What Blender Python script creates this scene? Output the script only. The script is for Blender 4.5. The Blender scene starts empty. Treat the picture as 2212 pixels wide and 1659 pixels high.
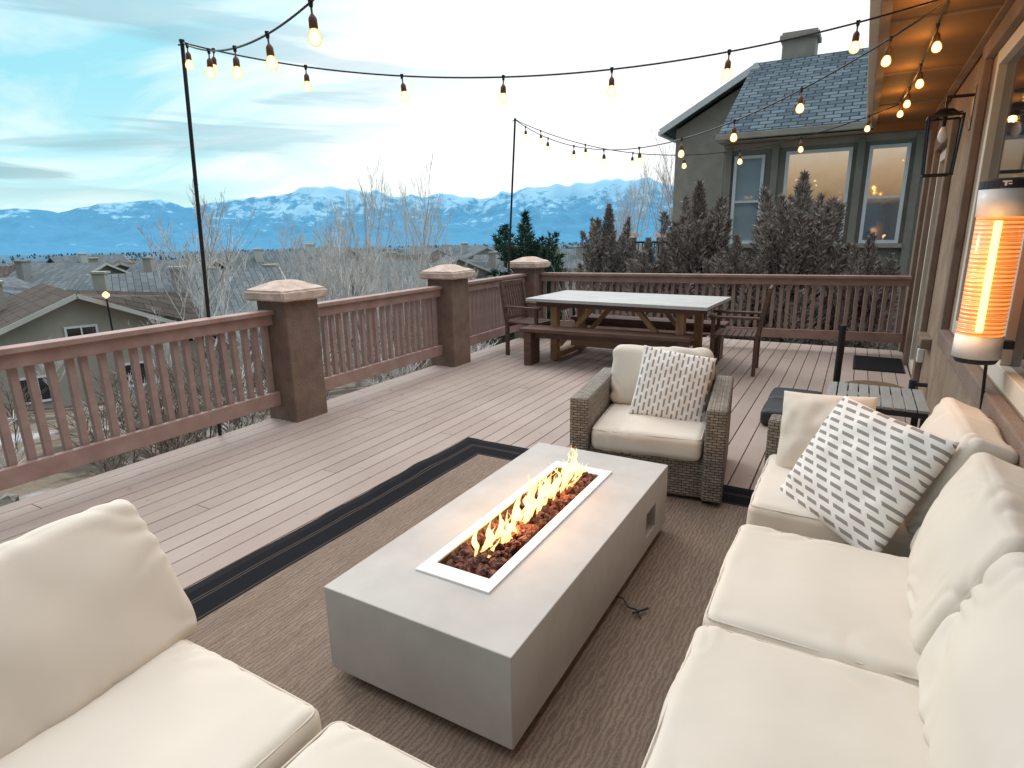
import bpy, bmesh, math, random
from math import sin, cos, pi, radians, sqrt, atan2
from mathutils import Vector, Matrix, noise, Euler
random.seed(11)
scene=bpy.context.scene; COL=scene.collection
# ---------------------------------------------------------------- materials
class NT:
    def __init__(s,m): s.t=m.node_tree; s.n=s.t.nodes; s.l=s.t.links
    def a(s,ty,**k):
        n=s.n.new(ty)
        for q,v in k.items():
            if q in n.inputs: n.inputs[q].default_value=v
            else: setattr(n,q,v)
        return n
    def link(s,a,b): s.l.new(a,b)
    def math(s,op,a,b=None,clamp=False):
        n=s.n.new('ShaderNodeMath'); n.operation=op; n.use_clamp=clamp
        for i,v in enumerate((a,b)):
            if v is None: continue
            if isinstance(v,(int,float)): n.inputs[i].default_value=v
            else: s.l.new(v,n.inputs[i])
        return n.outputs[0]
    def mix(s,f,c1,c2,mode='MIX'):
        n=s.n.new('ShaderNodeMix'); n.data_type='RGBA'; n.blend_type=mode
        for i,v in ((0,f),(6,c1),(7,c2)):
            if isinstance(v,(int,float)): n.inputs[i].default_value=v
            elif isinstance(v,tuple): n.inputs[i].default_value=(v[0],v[1],v[2],1)
            else: s.l.new(v,n.inputs[i])
        return n.outputs[2]
    def ramp(s,f,pts,interp='LINEAR'):
        n=s.n.new('ShaderNodeValToRGB'); n.color_ramp.interpolation=interp
        e=n.color_ramp.elements
        while len(e)<len(pts): e.new(.5)
        for i,(p,c) in enumerate(pts):
            e[i].position=p
            e[i].color=(c,c,c,1) if isinstance(c,(int,float)) else (c[0],c[1],c[2],1)
        if f is not None: s.l.new(f,n.inputs[0])
        return n.outputs[0]
    def noise(s,vec,scale,detail=3,rough=.5,dist=0):
        n=s.a('ShaderNodeTexNoise',Scale=scale,Detail=detail,Roughness=rough,Distortion=dist)
        if vec is not None: s.l.new(vec,n.inputs['Vector'])
        return n.outputs['Fac']
    def mapping(s,vec,scale=(1,1,1),rot=(0,0,0)):
        n=s.n.new('ShaderNodeMapping'); n.inputs['Scale'].default_value=scale; n.inputs['Rotation'].default_value=rot
        s.l.new(vec,n.inputs['Vector']); return n.outputs[0]
    def bump(s,h,strength=.4,dist=.01):
        n=s.a('ShaderNodeBump',Strength=strength,Distance=dist); s.l.new(h,n.inputs['Height']); return n.outputs[0]
def newmat(name):
    m=bpy.data.materials.new(name); m.use_nodes=True
    T=NT(m); b=m.node_tree.nodes['Principled BSDF']
    T.b=b; T.co=T.a('ShaderNodeTexCoord'); return m,T
def simple(name,c1,c2=None,rough=.7,scale=8,bump=0,bscale=60,bdist=.004,metal=0,stretch=(1,1,1),spec=.4,detail=3,contrast=(.3,.7)):
    m,T=newmat(name); c2=c2 or tuple(x*.75 for x in c1)
    v=T.mapping(T.co.outputs['Object'],stretch)
    f=T.ramp(T.noise(v,scale,detail,.6),[(contrast[0],0.),(contrast[1],1.)])
    T.link(T.mix(f,c1,c2),T.b.inputs['Base Color'])
    T.b.inputs['Roughness'].default_value=rough; T.b.inputs['Metallic'].default_value=metal
    T.b.inputs['Specular IOR Level'].default_value=spec
    if bump: T.link(T.bump(T.noise(v,bscale,3,.65),bump,bdist),T.b.inputs['Normal'])
    return m
M={}
M['stucco']=simple('stucco_tan',(.46,.34,.25),(.32,.23,.165),.9,3,1.,80,.016,spec=.2)
M['pillar']=simple('stucco_brown',(.27,.19,.15),(.18,.122,.097),.9,5,1.,70,.014,spec=.2)
M['cap']=simple('capstone',(.70,.58,.51),(.50,.37,.30),.85,9,.6,40,.01,spec=.2)
M['rail']=simple('railing_paint',(.40,.275,.245),(.30,.195,.17),.65,6,.3,50,.002,spec=.25)
M['baluster']=simple('baluster_paint',(.40,.285,.255),(.30,.205,.18),.65,12,.3,50,.002,spec=.25)
M['fabric']=simple('cream_canvas',(.74,.68,.60),(.70,.635,.555),.95,3,.35,900,.0015,spec=.12)
M['cement']=simple('grey_cement',(.55,.53,.505),(.46,.44,.415),.72,3.5,.12,45,.002,spec=.25)
M['steel']=simple('brushed_steel',(.72,.70,.68),(.6,.58,.56),.35,20,metal=.6)
M['black']=simple('black_metal',(.018,.018,.02),(.012,.012,.013),.45,10)
M['socket']=simple('bulb_socket',(.16,.07,.03),(.08,.035,.018),.5,10)
M['plastic']=simple('black_plastic',(.03,.034,.04),(.02,.023,.028),.5,10,.2,60,.002)
M['white']=simple('white_enamel',(.86,.85,.83),(.80,.79,.76),.35,5)
M['trim']=simple('window_trim',(.70,.64,.54),(.62,.55,.45),.6,4)
M['trimdark']=simple('stucco_trim_brown',(.30,.22,.175),(.21,.15,.115),.9,4,.8,90,.012)
M['wtrim']=simple('white_vinyl',(.80,.82,.82),(.70,.73,.74),.5,4)
M['olive']=simple('taupe_green_stucco',(.31,.29,.245),(.245,.23,.195),.9,3,.6,80,.01)
M['greystucco']=simple('pale_grey_stucco',(.42,.39,.34),(.34,.31,.27),.9,3,.6,80,.01)
M['soffit']=simple('soffit_paint',(.24,.135,.06),(.19,.105,.045),.8,2,.3,60,.003)
M['darkwood']=simple('dark_stained_wood',(.15,.085,.065),(.085,.045,.034),.55,5,.4,30,.003,stretch=(1,6,6))
M['lightwood']=simple('oak_wood',(.40,.25,.14),(.27,.155,.08),.6,5,.4,30,.003,stretch=(6,6,1))
M['tabletop']=simple('weathered_tabletop',(.52,.53,.52),(.40,.41,.40),.6,3,.2,40,.002,stretch=(1,4,1))
M['slat']=simple('grey_slat',(.36,.36,.355),(.28,.28,.275),.6,5,.25,40,.002,stretch=(6,1,1))
M['bark']=simple('bark_pale',(.55,.52,.49),(.34,.31,.29),.9,6,.5,20,.01)
M['twig']=simple('twigs_pale',(.74,.72,.70),(.50,.48,.46),.9,3)
M['twigbrown']=simple('twigs_brown',(.24,.19,.155),(.13,.10,.085),.9,3)
M['barkdark']=simple('bark_dark',(.11,.09,.08),(.06,.05,.045),.95,6,.5,20,.01)
M['rock']=simple('field_rock',(.38,.35,.31),(.18,.16,.14),.9,2,.8,10,.05)
M['mat']=simple('rubber_mat',(.014,.014,.016),(.022,.021,.022),.9,40,.6,120,.006)
M['housewallA']=simple('tan_siding',(.44,.395,.335),(.36,.32,.27),.9,.6)
M['housewallB']=simple('grey_siding',(.34,.335,.315),(.26,.255,.245),.9,.6)
M['housewallC']=simple('pale_siding',(.62,.60,.55),(.52,.50,.46),.9,.6)

def shingle(name,c1,c2,sc=1.0,bw=.3,rh=.14):
    m,T=newmat(name); uv=T.co.outputs['UV']
    b=T.a('ShaderNodeTexBrick'); b.offset=.5
    T.link(T.mapping(uv,(sc,sc,sc)),b.inputs['Vector'])
    b.inputs['Scale'].default_value=1; b.inputs['Brick Width'].default_value=bw; b.inputs['Row Height'].default_value=rh
    b.inputs['Mortar Size'].default_value=.018; b.inputs['Mortar Smooth'].default_value=.3; b.inputs['Bias'].default_value=0
    b.inputs['Color1'].default_value=(*c1,1); b.inputs['Color2'].default_value=(*c2,1); b.inputs['Mortar'].default_value=(c2[0]*.25,c2[1]*.25,c2[2]*.25,1)
    n=T.noise(uv,2.5,4,.6)
    T.link(T.mix(T.math('MULTIPLY',n,.5),b.outputs['Color'],tuple(x*.55 for x in c2)),T.b.inputs['Base Color'])
    T.b.inputs['Roughness'].default_value=.92; T.b.inputs['Specular IOR Level'].default_value=.1
    T.link(T.bump(b.outputs['Fac'],.8,.02),T.b.inputs['Normal']); T.n[-1].invert=True
    return m
M['roofN']=shingle('slate_blue_shingles',(.18,.245,.29),(.08,.115,.145),1,.34,.17)
M['roofA']=shingle('brown_shingles',(.15,.125,.11),(.09,.075,.067),1,.9,.4)
M['roofB']=shingle('grey_shingles',(.21,.245,.265),(.13,.155,.17),1,.9,.4)

def wicker():
    m,T=newmat('wicker_weave'); uv=T.co.outputs['UV']
    b=T.a('ShaderNodeTexBrick'); b.offset=.5; T.link(uv,b.inputs['Vector'])
    for k,v in (('Scale',1),('Brick Width',.05),('Row Height',.018),('Mortar Size',.0026),('Mortar Smooth',.6),('Bias',0)): b.inputs[k].default_value=v
    b.inputs['Color1'].default_value=(.36,.305,.25,1); b.inputs['Color2'].default_value=(.22,.18,.145,1); b.inputs['Mortar'].default_value=(.03,.024,.02,1)
    T.link(b.outputs['Color'],T.b.inputs['Base Color']); T.b.inputs['Roughness'].default_value=.55
    w=T.a('ShaderNodeTexWave',Scale=20.,Distortion=0.); T.link(uv,w.inputs['Vector'])
    h=T.math('ADD',T.math('SUBTRACT',1.,b.outputs['Fac']),T.math('MULTIPLY',w.outputs['Fac'],.3))
    T.link(T.bump(h,1.,.008),T.b.inputs['Normal']); return m
M['wicker']=wicker()

def deckmat():
    m,T=newmat('composite_decking')
    g=T.a('ShaderNodeNewGeometry')
    r=g.outputs['Random Per Island']
    v=T.mapping(T.co.outputs['Object'],(14,1.2,1))
    n=T.noise(v,3,4,.65); n2=T.noise(T.co.outputs['Object'],1.3,4,.6)
    c=T.mix(r,(.425,.345,.305),(.36,.285,.25))
    c=T.mix(T.math('MULTIPLY',n,.5),c,(.29,.222,.193))
    c=T.mix(T.ramp(n2,[(.45,0.),(.75,.45)]),c,(.48,.41,.37))
    sp=T.noise(T.co.outputs['Object'],9,2,.5)
    c=T.mix(T.ramp(sp,[(.68,0.),(.74,.5)]),c,(.21,.16,.14))
    T.link(c,T.b.inputs['Base Color']); T.b.inputs['Roughness'].default_value=.7; T.b.inputs['Specular IOR Level'].default_value=.3
    T.link(T.bump(n,.35,.003),T.b.inputs['Normal']); return m
M['deck']=deckmat()

def rugmat(hx,hy):
    m,T=newmat('woven_rug'); o=T.co.outputs['Object']
    s=T.a('ShaderNodeSeparateXYZ'); T.link(o,s.inputs[0])
    dx=T.math('SUBTRACT',hx,T.math('ABSOLUTE',s.outputs[0])); dy=T.math('SUBTRACT',hy,T.math('ABSOLUTE',s.outputs[1]))
    d=T.math('MINIMUM',dx,dy)
    dark=(.012,.0125,.015); lt=(.075,.06,.05)
    bc=T.ramp(d,[(0,(.02,.02,.022)),(.05,dark),(.115,dark),(.12,lt),(.127,dark),(.135,dark),(.14,lt),(.147,dark),(.27,dark),(.275,lt),(.285,dark)],'CONSTANT')
    w=T.a('ShaderNodeTexWave',Scale=15.,Distortion=7.); w.bands_direction='X'; w.inputs['Detail'].default_value=3; w.inputs['Detail Scale'].default_value=2.5
    T.link(T.mapping(o,(1,.35,1)),w.inputs['Vector'])
    n=T.noise(T.mapping(o,(170,34,1)),3,3,.7)
    n3=T.noise(T.mapping(o,(3,.8,1)),2.5,4,.6)
    f=T.math('ADD',T.math('MULTIPLY',w.outputs['Fac'],.16),T.math('MULTIPLY',n,.82),True)
    fc=T.mix(T.ramp(f,[(.34,0.),(.76,1.)]),(.14,.10,.078),(.40,.31,.245))
    fc=T.mix(T.ramp(n3,[(.4,0.),(.65,.35)]),fc,(.15,.11,.085))
    msk=T.math('GREATER_THAN',d,.30)
    T.link(T.mix(msk,bc,fc),T.b.inputs['Base Color']); T.b.inputs['Roughness'].default_value=.95
    T.b.inputs['Specular IOR Level'].default_value=.1
    T.link(T.bump(T.noise(T.mapping(o,(160,90,1)),2,3,.7),.5,.003),T.b.inputs['Normal']); return m

def dashmat(name,bw,rh,mort,rot=0,skew=0,step=.37):
    m,T=newmat(name); o=T.mapping(T.co.outputs['Object'],(1,1,1),(0,0,rot))
    s=T.a('ShaderNodeSeparateXYZ'); T.link(o,s.inputs[0])
    row=T.math('FLOOR',T.math('DIVIDE',s.outputs[1],rh))
    h=T.math('MULTIPLY',row,step)
    x=T.math('ADD',T.math('DIVIDE',s.outputs[0],bw),h)
    x=T.math('ADD',x,T.math('MULTIPLY',T.math('FRACT',T.math('DIVIDE',s.outputs[1],rh)),skew))
    fx=T.math('FRACT',x); fy=T.math('FRACT',T.math('DIVIDE',s.outputs[1],rh))
    a=T.math('LESS_THAN',fx,.72); b=T.math('LESS_THAN',fy,mort)
    f=T.math('MULTIPLY',a,b)
    T.link(T.mix(f,(.84,.82,.79),(.30,.275,.255)),T.b.inputs['Base Color'])
    T.b.inputs['Roughness'].default_value=.95
    T.link(T.bump(T.noise(T.co.outputs['Object'],500,2),.3,.0015),T.b.inputs['Normal']); return m
M['dashV']=dashmat('grey_dash_fabric_upright',.078,.033,.38,radians(90),0,.41)
M['dashH']=dashmat('grey_dash_fabric_slanted',.088,.038,.42,0,.30,.37)

def emis(name,col,st,edge=None):
    m=bpy.data.materials.new(name); m.use_nodes=True; T=NT(m); T.n.clear()
    e=T.a('ShaderNodeEmission'); e.inputs[0].default_value=(*col,1); e.inputs[1].default_value=st
    if edge:
        lw=T.a('ShaderNodeLayerWeight',Blend=.5); T.link(T.mix(T.ramp(lw.outputs['Facing'],[(.1,0.),(.75,1.)]),col,edge),e.inputs[0])
    o=T.a('ShaderNodeOutputMaterial'); T.link(e.outputs[0],o.inputs[0]); m.cycles.emission_sampling='NONE'; return m
M['bulb']=emis('lit_bulb',(5,3.1,1.15),1,(1.25,.42,.05))
M['element']=emis('heater_element',(1,.58,.14),5)
def grille():
    m,T=newmat('heater_glass_tube'); o=T.co.outputs['Object']
    w=T.a('ShaderNodeTexWave',Scale=14.,Distortion=0.); w.bands_direction='Z'; T.link(o,w.inputs['Vector'])
    f=T.ramp(w.outputs['Fac'],[(.3,0.),(.6,1.)])
    T.link(T.mix(f,(.6,.2,.08),(.85,.4,.2)),T.b.inputs['Base Color'])
    T.link(T.mix(f,(.9,.17,.02),(1,.34,.06)),T.b.inputs['Emission Color']); T.b.inputs['Emission Strength'].default_value=1.0
    T.b.inputs['Roughness'].default_value=.15; m.cycles.emission_sampling='NONE'; return m
M['heatglass']=grille()
def flame():
    m=bpy.data.materials.new('flame'); m.use_nodes=True; T=NT(m); T.n.clear()
    co=T.a('ShaderNodeTexCoord'); s=T.a('ShaderNodeSeparateXYZ'); T.link(co.outputs['Object'],s.inputs[0])
    z=T.math('DIVIDE',s.outputs[2],.2)
    c=T.ramp(z,[(0,(1,.50,.13)),(.25,(1,.74,.34)),(.6,(1,.60,.2)),(1,(1,.32,.06))])
    e=T.a('ShaderNodeEmission',Strength=2.8); T.link(c,e.inputs[0])
    tr=T.a('ShaderNodeBsdfTransparent'); lw=T.a('ShaderNodeLayerWeight',Blend=.5)
    n=T.noise(T.mapping(co.outputs['Object'],(1,1,.5)),26,2)
    f=T.math('ADD',T.math('MULTIPLY',lw.outputs['Facing'],1.25),T.math('SUBTRACT',T.math('MULTIPLY',n,1.1),.42),True)
    mx=T.a('ShaderNodeMixShader'); T.link(f,mx.inputs[0]); T.link(e.outputs[0],mx.inputs[1]); T.link(tr.outputs[0],mx.inputs[2])
    o=T.a('ShaderNodeOutputMaterial'); T.link(mx.outputs[0],o.inputs[0]); m.cycles.emission_sampling='NONE'; return m
M['flame']=flame()
M['lava']=simple('lava_rock',(.26,.10,.07),(.075,.035,.028),.8,14,.8,60,.01,contrast=(.35,.6))
def glass(name,c=(.02,.024,.028),warm=0,r=.04):
    m,T=newmat(name); T.b.inputs['Base Color'].default_value=(*c,1); T.b.inputs['Roughness'].default_value=r
    T.b.inputs['Specular IOR Level'].default_value=1.
    if warm:
        o=T.co.outputs['Object']; s=T.a('ShaderNodeSeparateXYZ'); T.link(o,s.inputs[0])
        n=T.noise(o,5,3,.5)
        zz=T.math('ADD',s.outputs[2],T.math('MULTIPLY',n,.25))
        g=T.a('ShaderNodeMapRange'); T.link(zz,g.inputs[0]); g.inputs[1].default_value=2.9; g.inputs[2].default_value=5.2
        c2=T.ramp(g.outputs[0],[(0,(.03,.045,.06)),(.45,(.05,.06,.065)),(.52,(.34,.21,.10)),(.8,(.60,.42,.25)),(1,(.70,.58,.44))])  # tan above dark blue: sky reflection in the panes, painted as emission
        sp=T.ramp(T.noise(o,6,1,.5),[(.70,0.),(.73,1.)])
        c2=T.mix(sp,c2,(1.6,.95,.35))  # small bright bulb spots painted into the pane
        T.link(c2,T.b.inputs['Emission Color']); T.b.inputs['Emission Strength'].default_value=warm; m.cycles.emission_sampling='NONE'
    return m
M['glass']=glass('window_glass'); M['glassreflect']=glass('window_glass_painted_reflection',warm=.75)
M['glasspale']=glass('window_glass_blinds',(.30,.36,.40))
def leafmat(name,c1,c2,c3):
    m,T=newmat(name); g=T.a('ShaderNodeNewGeometry')
    c=T.ramp(g.outputs['Random Per Island'],[(0,c1),(.55,c2),(1,c3)])
    n=T.noise(T.co.outputs['Object'],2.2,3)
    T.link(T.mix(T.ramp(n,[(.4,0.),(.7,.5)]),c,c1),T.b.inputs['Base Color']); T.b.inputs['Roughness'].default_value=.9
    T.b.inputs['Specular IOR Level'].default_value=.15; return m
M['juniper']=leafmat('juniper_foliage',(.13,.12,.105),(.34,.30,.275),(.58,.53,.49))
M['pine']=leafmat('pine_needles',(.02,.05,.04),(.055,.115,.075),(.11,.20,.11))
def groundmat():
    m,T=newmat('dry_ground_hazed'); g=T.a('ShaderNodeNewGeometry'); p=g.outputs['Position']
    n=T.noise(p,.6,5,.65); n2=T.noise(p,.02,4,.6); n3=T.noise(p,5,4,.7)
    c=T.mix(n3,(.28,.23,.175),(.13,.105,.083)); c=T.mix(T.ramp(n,[(.46,0.),(.54,1.)]),c,(.08,.072,.06))
    c=T.mix(T.ramp(T.noise(p,.35,4),[(.60,0.),(.66,.6)]),c,(.58,.60,.63))
    far=T.mix(T.ramp(n2,[(.42,0.),(.6,1.)]),(.035,.10,.16),(.12,.21,.28))  # distant ground tinted blue, haze put into the colour
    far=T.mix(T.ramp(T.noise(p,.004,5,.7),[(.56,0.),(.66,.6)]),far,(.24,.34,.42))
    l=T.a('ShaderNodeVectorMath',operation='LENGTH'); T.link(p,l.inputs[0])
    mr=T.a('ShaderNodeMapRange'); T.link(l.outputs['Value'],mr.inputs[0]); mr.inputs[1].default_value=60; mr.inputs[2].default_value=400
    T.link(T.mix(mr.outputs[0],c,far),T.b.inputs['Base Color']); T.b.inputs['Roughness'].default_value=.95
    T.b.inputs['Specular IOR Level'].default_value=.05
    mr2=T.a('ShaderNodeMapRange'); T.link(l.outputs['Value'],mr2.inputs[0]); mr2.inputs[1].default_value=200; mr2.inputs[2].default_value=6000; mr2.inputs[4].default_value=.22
    T.b.inputs['Emission Color'].default_value=(.12,.42,.68,1); T.link(mr2.outputs[0],T.b.inputs['Emission Strength']); m.cycles.emission_sampling='NONE'  # blue emission grows with distance, painted haze over the plain
    T.link(T.bump(T.noise(p,6,4,.7),.8,.08),T.b.inputs['Normal']); return m
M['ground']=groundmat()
def mountmat():
    m,T=newmat('snowy_hazed_mountain'); g=T.a('ShaderNodeNewGeometry'); p=g.outputs['Position']
    s=T.a('ShaderNodeSeparateXYZ'); T.link(p,s.inputs[0])
    n=T.noise(p,.008,6,.66); n2=T.noise(p,.0016,5,.6); n3=T.noise(T.mapping(p,(1,1,.3)),.012,4,.7)
    hgt=T.math('DIVIDE',s.outputs[2],560.)
    sn=T.math('ADD',T.math('MULTIPLY',n,.9),T.math('ADD',T.math('MULTIPLY',n2,.55),T.math('MULTIPLY',hgt,.34)))
    f=T.ramp(sn,[(.88,0.),(1.22,.62)])
    c=T.mix(n3,(.03,.13,.23),(.07,.21,.34)); c=T.mix(f,c,(.40,.62,.75))  # slope and snow colours carry a painted blue haze
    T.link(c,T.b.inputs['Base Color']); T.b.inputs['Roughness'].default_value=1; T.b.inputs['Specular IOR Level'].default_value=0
    T.b.inputs['Emission Color'].default_value=(.17,.48,.74,1); T.b.inputs['Emission Strength'].default_value=.40; m.cycles.emission_sampling='NONE'  # even blue emission stands in for aerial haze
    T.link(T.bump(n,.5,20.),T.b.inputs['Normal']); return m
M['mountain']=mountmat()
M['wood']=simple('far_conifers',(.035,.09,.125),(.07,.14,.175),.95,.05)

# ---------------------------------------------------------------- mesh helpers
class MB:
    def __init__(s): s.v=[];s.f=[]
    def box(s,c,d,rot=None,taper=1.0):
        i=len(s.v); hx,hy,hz=d[0]/2,d[1]/2,d[2]/2
        for z in (-1,1):
            for x,y in ((-1,-1),(1,-1),(1,1),(-1,1)):
                t=taper if z>0 else 1
                p=Vector((x*hx*t,y*hy*t,z*hz))
                if rot is not None: p=rot@p
                s.v.append(tuple(p+Vector(c)))
        s.f+=[(i+3,i+2,i+1,i),(i+4,i+5,i+6,i+7),(i,i+1,i+5,i+4),(i+1,i+2,i+6,i+5),(i+2,i+3,i+7,i+6),(i+3,i,i+4,i+7)]
        return s
    def beam(s,p0,p1,w,h,up=(0,0,1)):
        p0=Vector(p0);p1=Vector(p1);d=(p1-p0);L=d.length;d.normalize();u=Vector(up)
        a=d.cross(u)
        if a.length<1e-3: a=d.cross(Vector((1,0,0)))
        a.normalize(); b=a.cross(d).normalized()
        R=Matrix((a,d,b)).transposed()
        return s.box(tuple((p0+p1)/2),(w,L,h),R)
    def tube(s,p0,p1,r0,r1,n=8,caps=True):
        p0=Vector(p0);p1=Vector(p1);d=(p1-p0)
        if d.length<1e-6: return s
        d.normalize(); a=d.cross(Vector((0,0,1)))
        if a.length<1e-3: a=Vector((1,0,0))
        a.normalize(); b=d.cross(a); i=len(s.v)
        for k in range(n):
            t=2*pi*k/n; e=a*cos(t)+b*sin(t); s.v.append(tuple(p0+e*r0)); s.v.append(tuple(p1+e*r1))
        for k in range(n):
            j=(k+1)%n; s.f.append((i+2*k,i+2*j,i+2*j+1,i+2*k+1))
        if caps:
            s.f.append(tuple(i+2*k for k in reversed(range(n)))); s.f.append(tuple(i+2*k+1 for k in range(n)))
        return s
    def revolve(s,c,prof,n=16,axis='Z'):
        i=len(s.v)
        for r,z in prof:
            for k in range(n):
                t=2*pi*k/n; s.v.append((c[0]+r*cos(t),c[1]+r*sin(t),c[2]+z))
        for a in range(len(prof)-1):
            for k in range(n):
                j=(k+1)%n; s.f.append((i+a*n+k,i+a*n+j,i+(a+1)*n+j,i+(a+1)*n+k))
        s.f.append(tuple(i+k for k in reversed(range(n)))); q=i+(len(prof)-1)*n; s.f.append(tuple(q+k for k in range(n)))
        return s
    def poly(s,pts):
        i=len(s.v); s.v+= [tuple(p) for p in pts]; s.f.append(tuple(range(i,i+len(pts)))); return s
    def prism(s,pts,off):
        n=len(pts); i=len(s.v); o=Vector(off)
        s.v+=[tuple(p) for p in pts]+[tuple(Vector(p)+o) for p in pts]
        s.f.append(tuple(range(i,i+n))); s.f.append(tuple(i+n+k for k in reversed(range(n))))
        for k in range(n):
            j=(k+1)%n; s.f.append((i+j,i+k,i+n+k,i+n+j))
        return s
def uvbox(me):
    uv=me.uv_layers.new(name='UVMap').data; vs=me.vertices
    for p in me.polygons:
        n=p.normal; ax,ay,az=abs(n.x),abs(n.y),abs(n.z)
        for li in p.loop_indices:
            c=vs[me.loops[li].vertex_index].co
            if az>=ax and az>=ay*.98: q=(c.x,c.y)
            elif ax>=ay: q=(c.y,c.z)
            else: q=(c.x,c.z)
            uv[li].uv=q
def mesh(name,mb,mat,fixn=False,uv=True):
    me=bpy.data.meshes.new(name); me.from_pydata(mb.v,[],mb.f); me.update()
    if fixn:
        bm=bmesh.new(); bm.from_mesh(me); bmesh.ops.recalc_face_normals(bm,faces=bm.faces); bm.to_mesh(me); bm.free(); me.update()
    if uv: uvbox(me)
    me.materials.append(M[mat] if isinstance(mat,str) else mat); return me
def ob(name,me,parent=None,loc=(0,0,0),rot=(0,0,0),smooth=False,bevel=0,label=None):
    o=bpy.data.objects.new(name,me); COL.objects.link(o); o.location=loc; o.rotation_euler=rot
    if parent: o.parent=parent
    if smooth and me:
        for p in me.polygons: p.use_smooth=True
    if bevel:
        b=o.modifiers.new('b','BEVEL'); b.width=bevel; b.segments=2; b.limit_method='ANGLE'; b.angle_limit=radians(40)
    if label: o['label']=label
    return o
def thing(name,label,cat,loc=(0,0,0),rot=(0,0,0),group=None,me=None,**k):
    o=ob(name,me,None,loc,rot,**k)
    if me is None: o.empty_display_size=.2
    o['label']=label; o['category']=cat
    if group: o['group']=group
    return o
def structure(o): o['kind']='structure'; return o
def part(name,parent,mb,mat,**k): return ob(name,mesh(name,mb,mat,fixn=k.pop('fixn',False)),parent,**k)
def dup(root,loc,rot=None,scale=None,label=None):
    r=root.copy(); COL.objects.link(r); r.location=loc
    if rot is not None: r.rotation_euler=rot
    if scale is not None: r.scale=(scale,)*3 if isinstance(scale,(int,float)) else scale
    if label: r['label']=label
    for c in list(root.children):
        q=c.copy(); COL.objects.link(q); q.parent=r
        for c2 in list(c.children):
            q2=c2.copy(); COL.objects.link(q2); q2.parent=q
    return r
def cushion(name,w,d,h,r=.05,puff=.02,seed=0,wr=.004,n=22,mat='fabric',fold=0):
    bm=bmesh.new(); half=Vector((w/2,d/2,h/2)); ts=[sin(pi/2*(2*i/n-1)) for i in range(n+1)]
    for ax in range(3):
        for sg in (-1,1):
            g=[]
            for i in range(n+1):
                row=[]
                for j in range(n+1):
                    p=[0,0,0]; p[ax]=sg; p[(ax+1)%3]=ts[i]; p[(ax+2)%3]=ts[j]
                    P=Vector((p[0]*half.x,p[1]*half.y,p[2]*half.z))
                    q=Vector([max(-(half[k]-r),min(half[k]-r,P[k])) for k in range(3)])
                    e=P-q; e.normalize(); P=q+e*r
                    P.z+=(1 if p[2]>0 else -1)*abs(p[2])*puff*(1-p[0]**2)*(1-p[1]**2)
                    P.x*=1+.012*(1-p[1]**2)-.012*abs(p[0]*p[1]); P.y*=1+.012*(1-p[0]**2)
                    nz=noise.noise(Vector((P.x*5,P.y*5,P.z*5+seed*3.1)))*wr
                    ed=max(abs(p[0]),abs(p[1]))**2
                    u=P.x*9*(1 if p[0]*p[1]>0 else -1)+P.y*9+noise.noise(Vector((P.x*4,P.y*4,seed)))*3
                    nz+=(abs(sin(u*2.6+seed))-.5)*fold*ed*max(0,noise.noise(Vector((P.x*3.5+seed,P.y*3.5,1)))+.25)
                    P+=e*nz
                    row.append(bm.verts.new(P))
                g.append(row)
            for i in range(n):
                for j in range(n):
                    f=(g[i][j],g[i+1][j],g[i+1][j+1],g[i][j+1]); bm.faces.new(f if sg>0 else f[::-1])
    bmesh.ops.remove_doubles(bm,verts=bm.verts,dist=.0002)
    me=bpy.data.meshes.new(name); bm.to_mesh(me); bm.free(); uvbox(me); me.materials.append(M[mat])
    for p in me.polygons: p.use_smooth=True
    return me
def piping(w,d,z,r=.045,t=.0032,h=.16):
    mb=MB(); pts=[]; q=sqrt(max(0,r*r-(z-(h/2-r))**2))
    for cx,cy,a0 in ((w/2-r,d/2-r,0),(-w/2+r,d/2-r,90),(-w/2+r,-d/2+r,180),(w/2-r,-d/2+r,270)):
        for k in range(5):
            a=radians(a0+k*22.5); pts.append((cx+(q+.001)*cos(a),cy+(q+.001)*sin(a),z))
    for i in range(len(pts)):
        a=Vector(pts[i]); b=Vector(pts[(i+1)%len(pts)])
        K=8 if (b-a).length>.2 else 1
        def bul(p):
            xx=p.x/(w/2); yy=p.y/(d/2); return Vector((p.x*(1+.012*(1-yy*yy)),p.y*(1+.012*(1-xx*xx)),p.z))
        for s_ in range(K): mb.tube(bul(a.lerp(b,s_/K)),bul(a.lerp(b,(s_+1)/K)),t,t,6,False)
    return mb
def throw(name,w,T,mat,seed=0,n=34):
    bm=bmesh.new()
    for sg in (1,-1):
        g=[]
        for i in range(n+1):
            row=[]
            for j in range(n+1):
                x=sin(pi/2*(2*i/n-1)); y=sin(pi/2*(2*j/n-1))
                k=max(0,(1-x*x)*(1-y*y))
                X=x*w/2*(1-.045*(1-y*y)); Y=y*w/2*(1-.045*(1-x*x))
                wv=noise.noise(Vector((x*2.3+seed,y*2.3,seed)))*.010+noise.noise(Vector((x*6,y*6,seed)))*.005
                z=sg*T/2*k**.40*(1+noise.noise(Vector((x*3,y*3,seed+sg*5)))*.18)+wv*(1-.3*k)
                row.append(bm.verts.new((X,Y,z)))
            g.append(row)
        for i in range(n):
            for j in range(n):
                f=(g[i][j],g[i+1][j],g[i+1][j+1],g[i][j+1]); bm.faces.new(f if sg>0 else f[::-1])
    bmesh.ops.remove_doubles(bm,verts=bm.verts,dist=.0003)
    me=bpy.data.meshes.new(name); bm.to_mesh(me); bm.free(); me.materials.append(M[mat])
    for p in me.polygons: p.use_smooth=True
    return me

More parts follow.
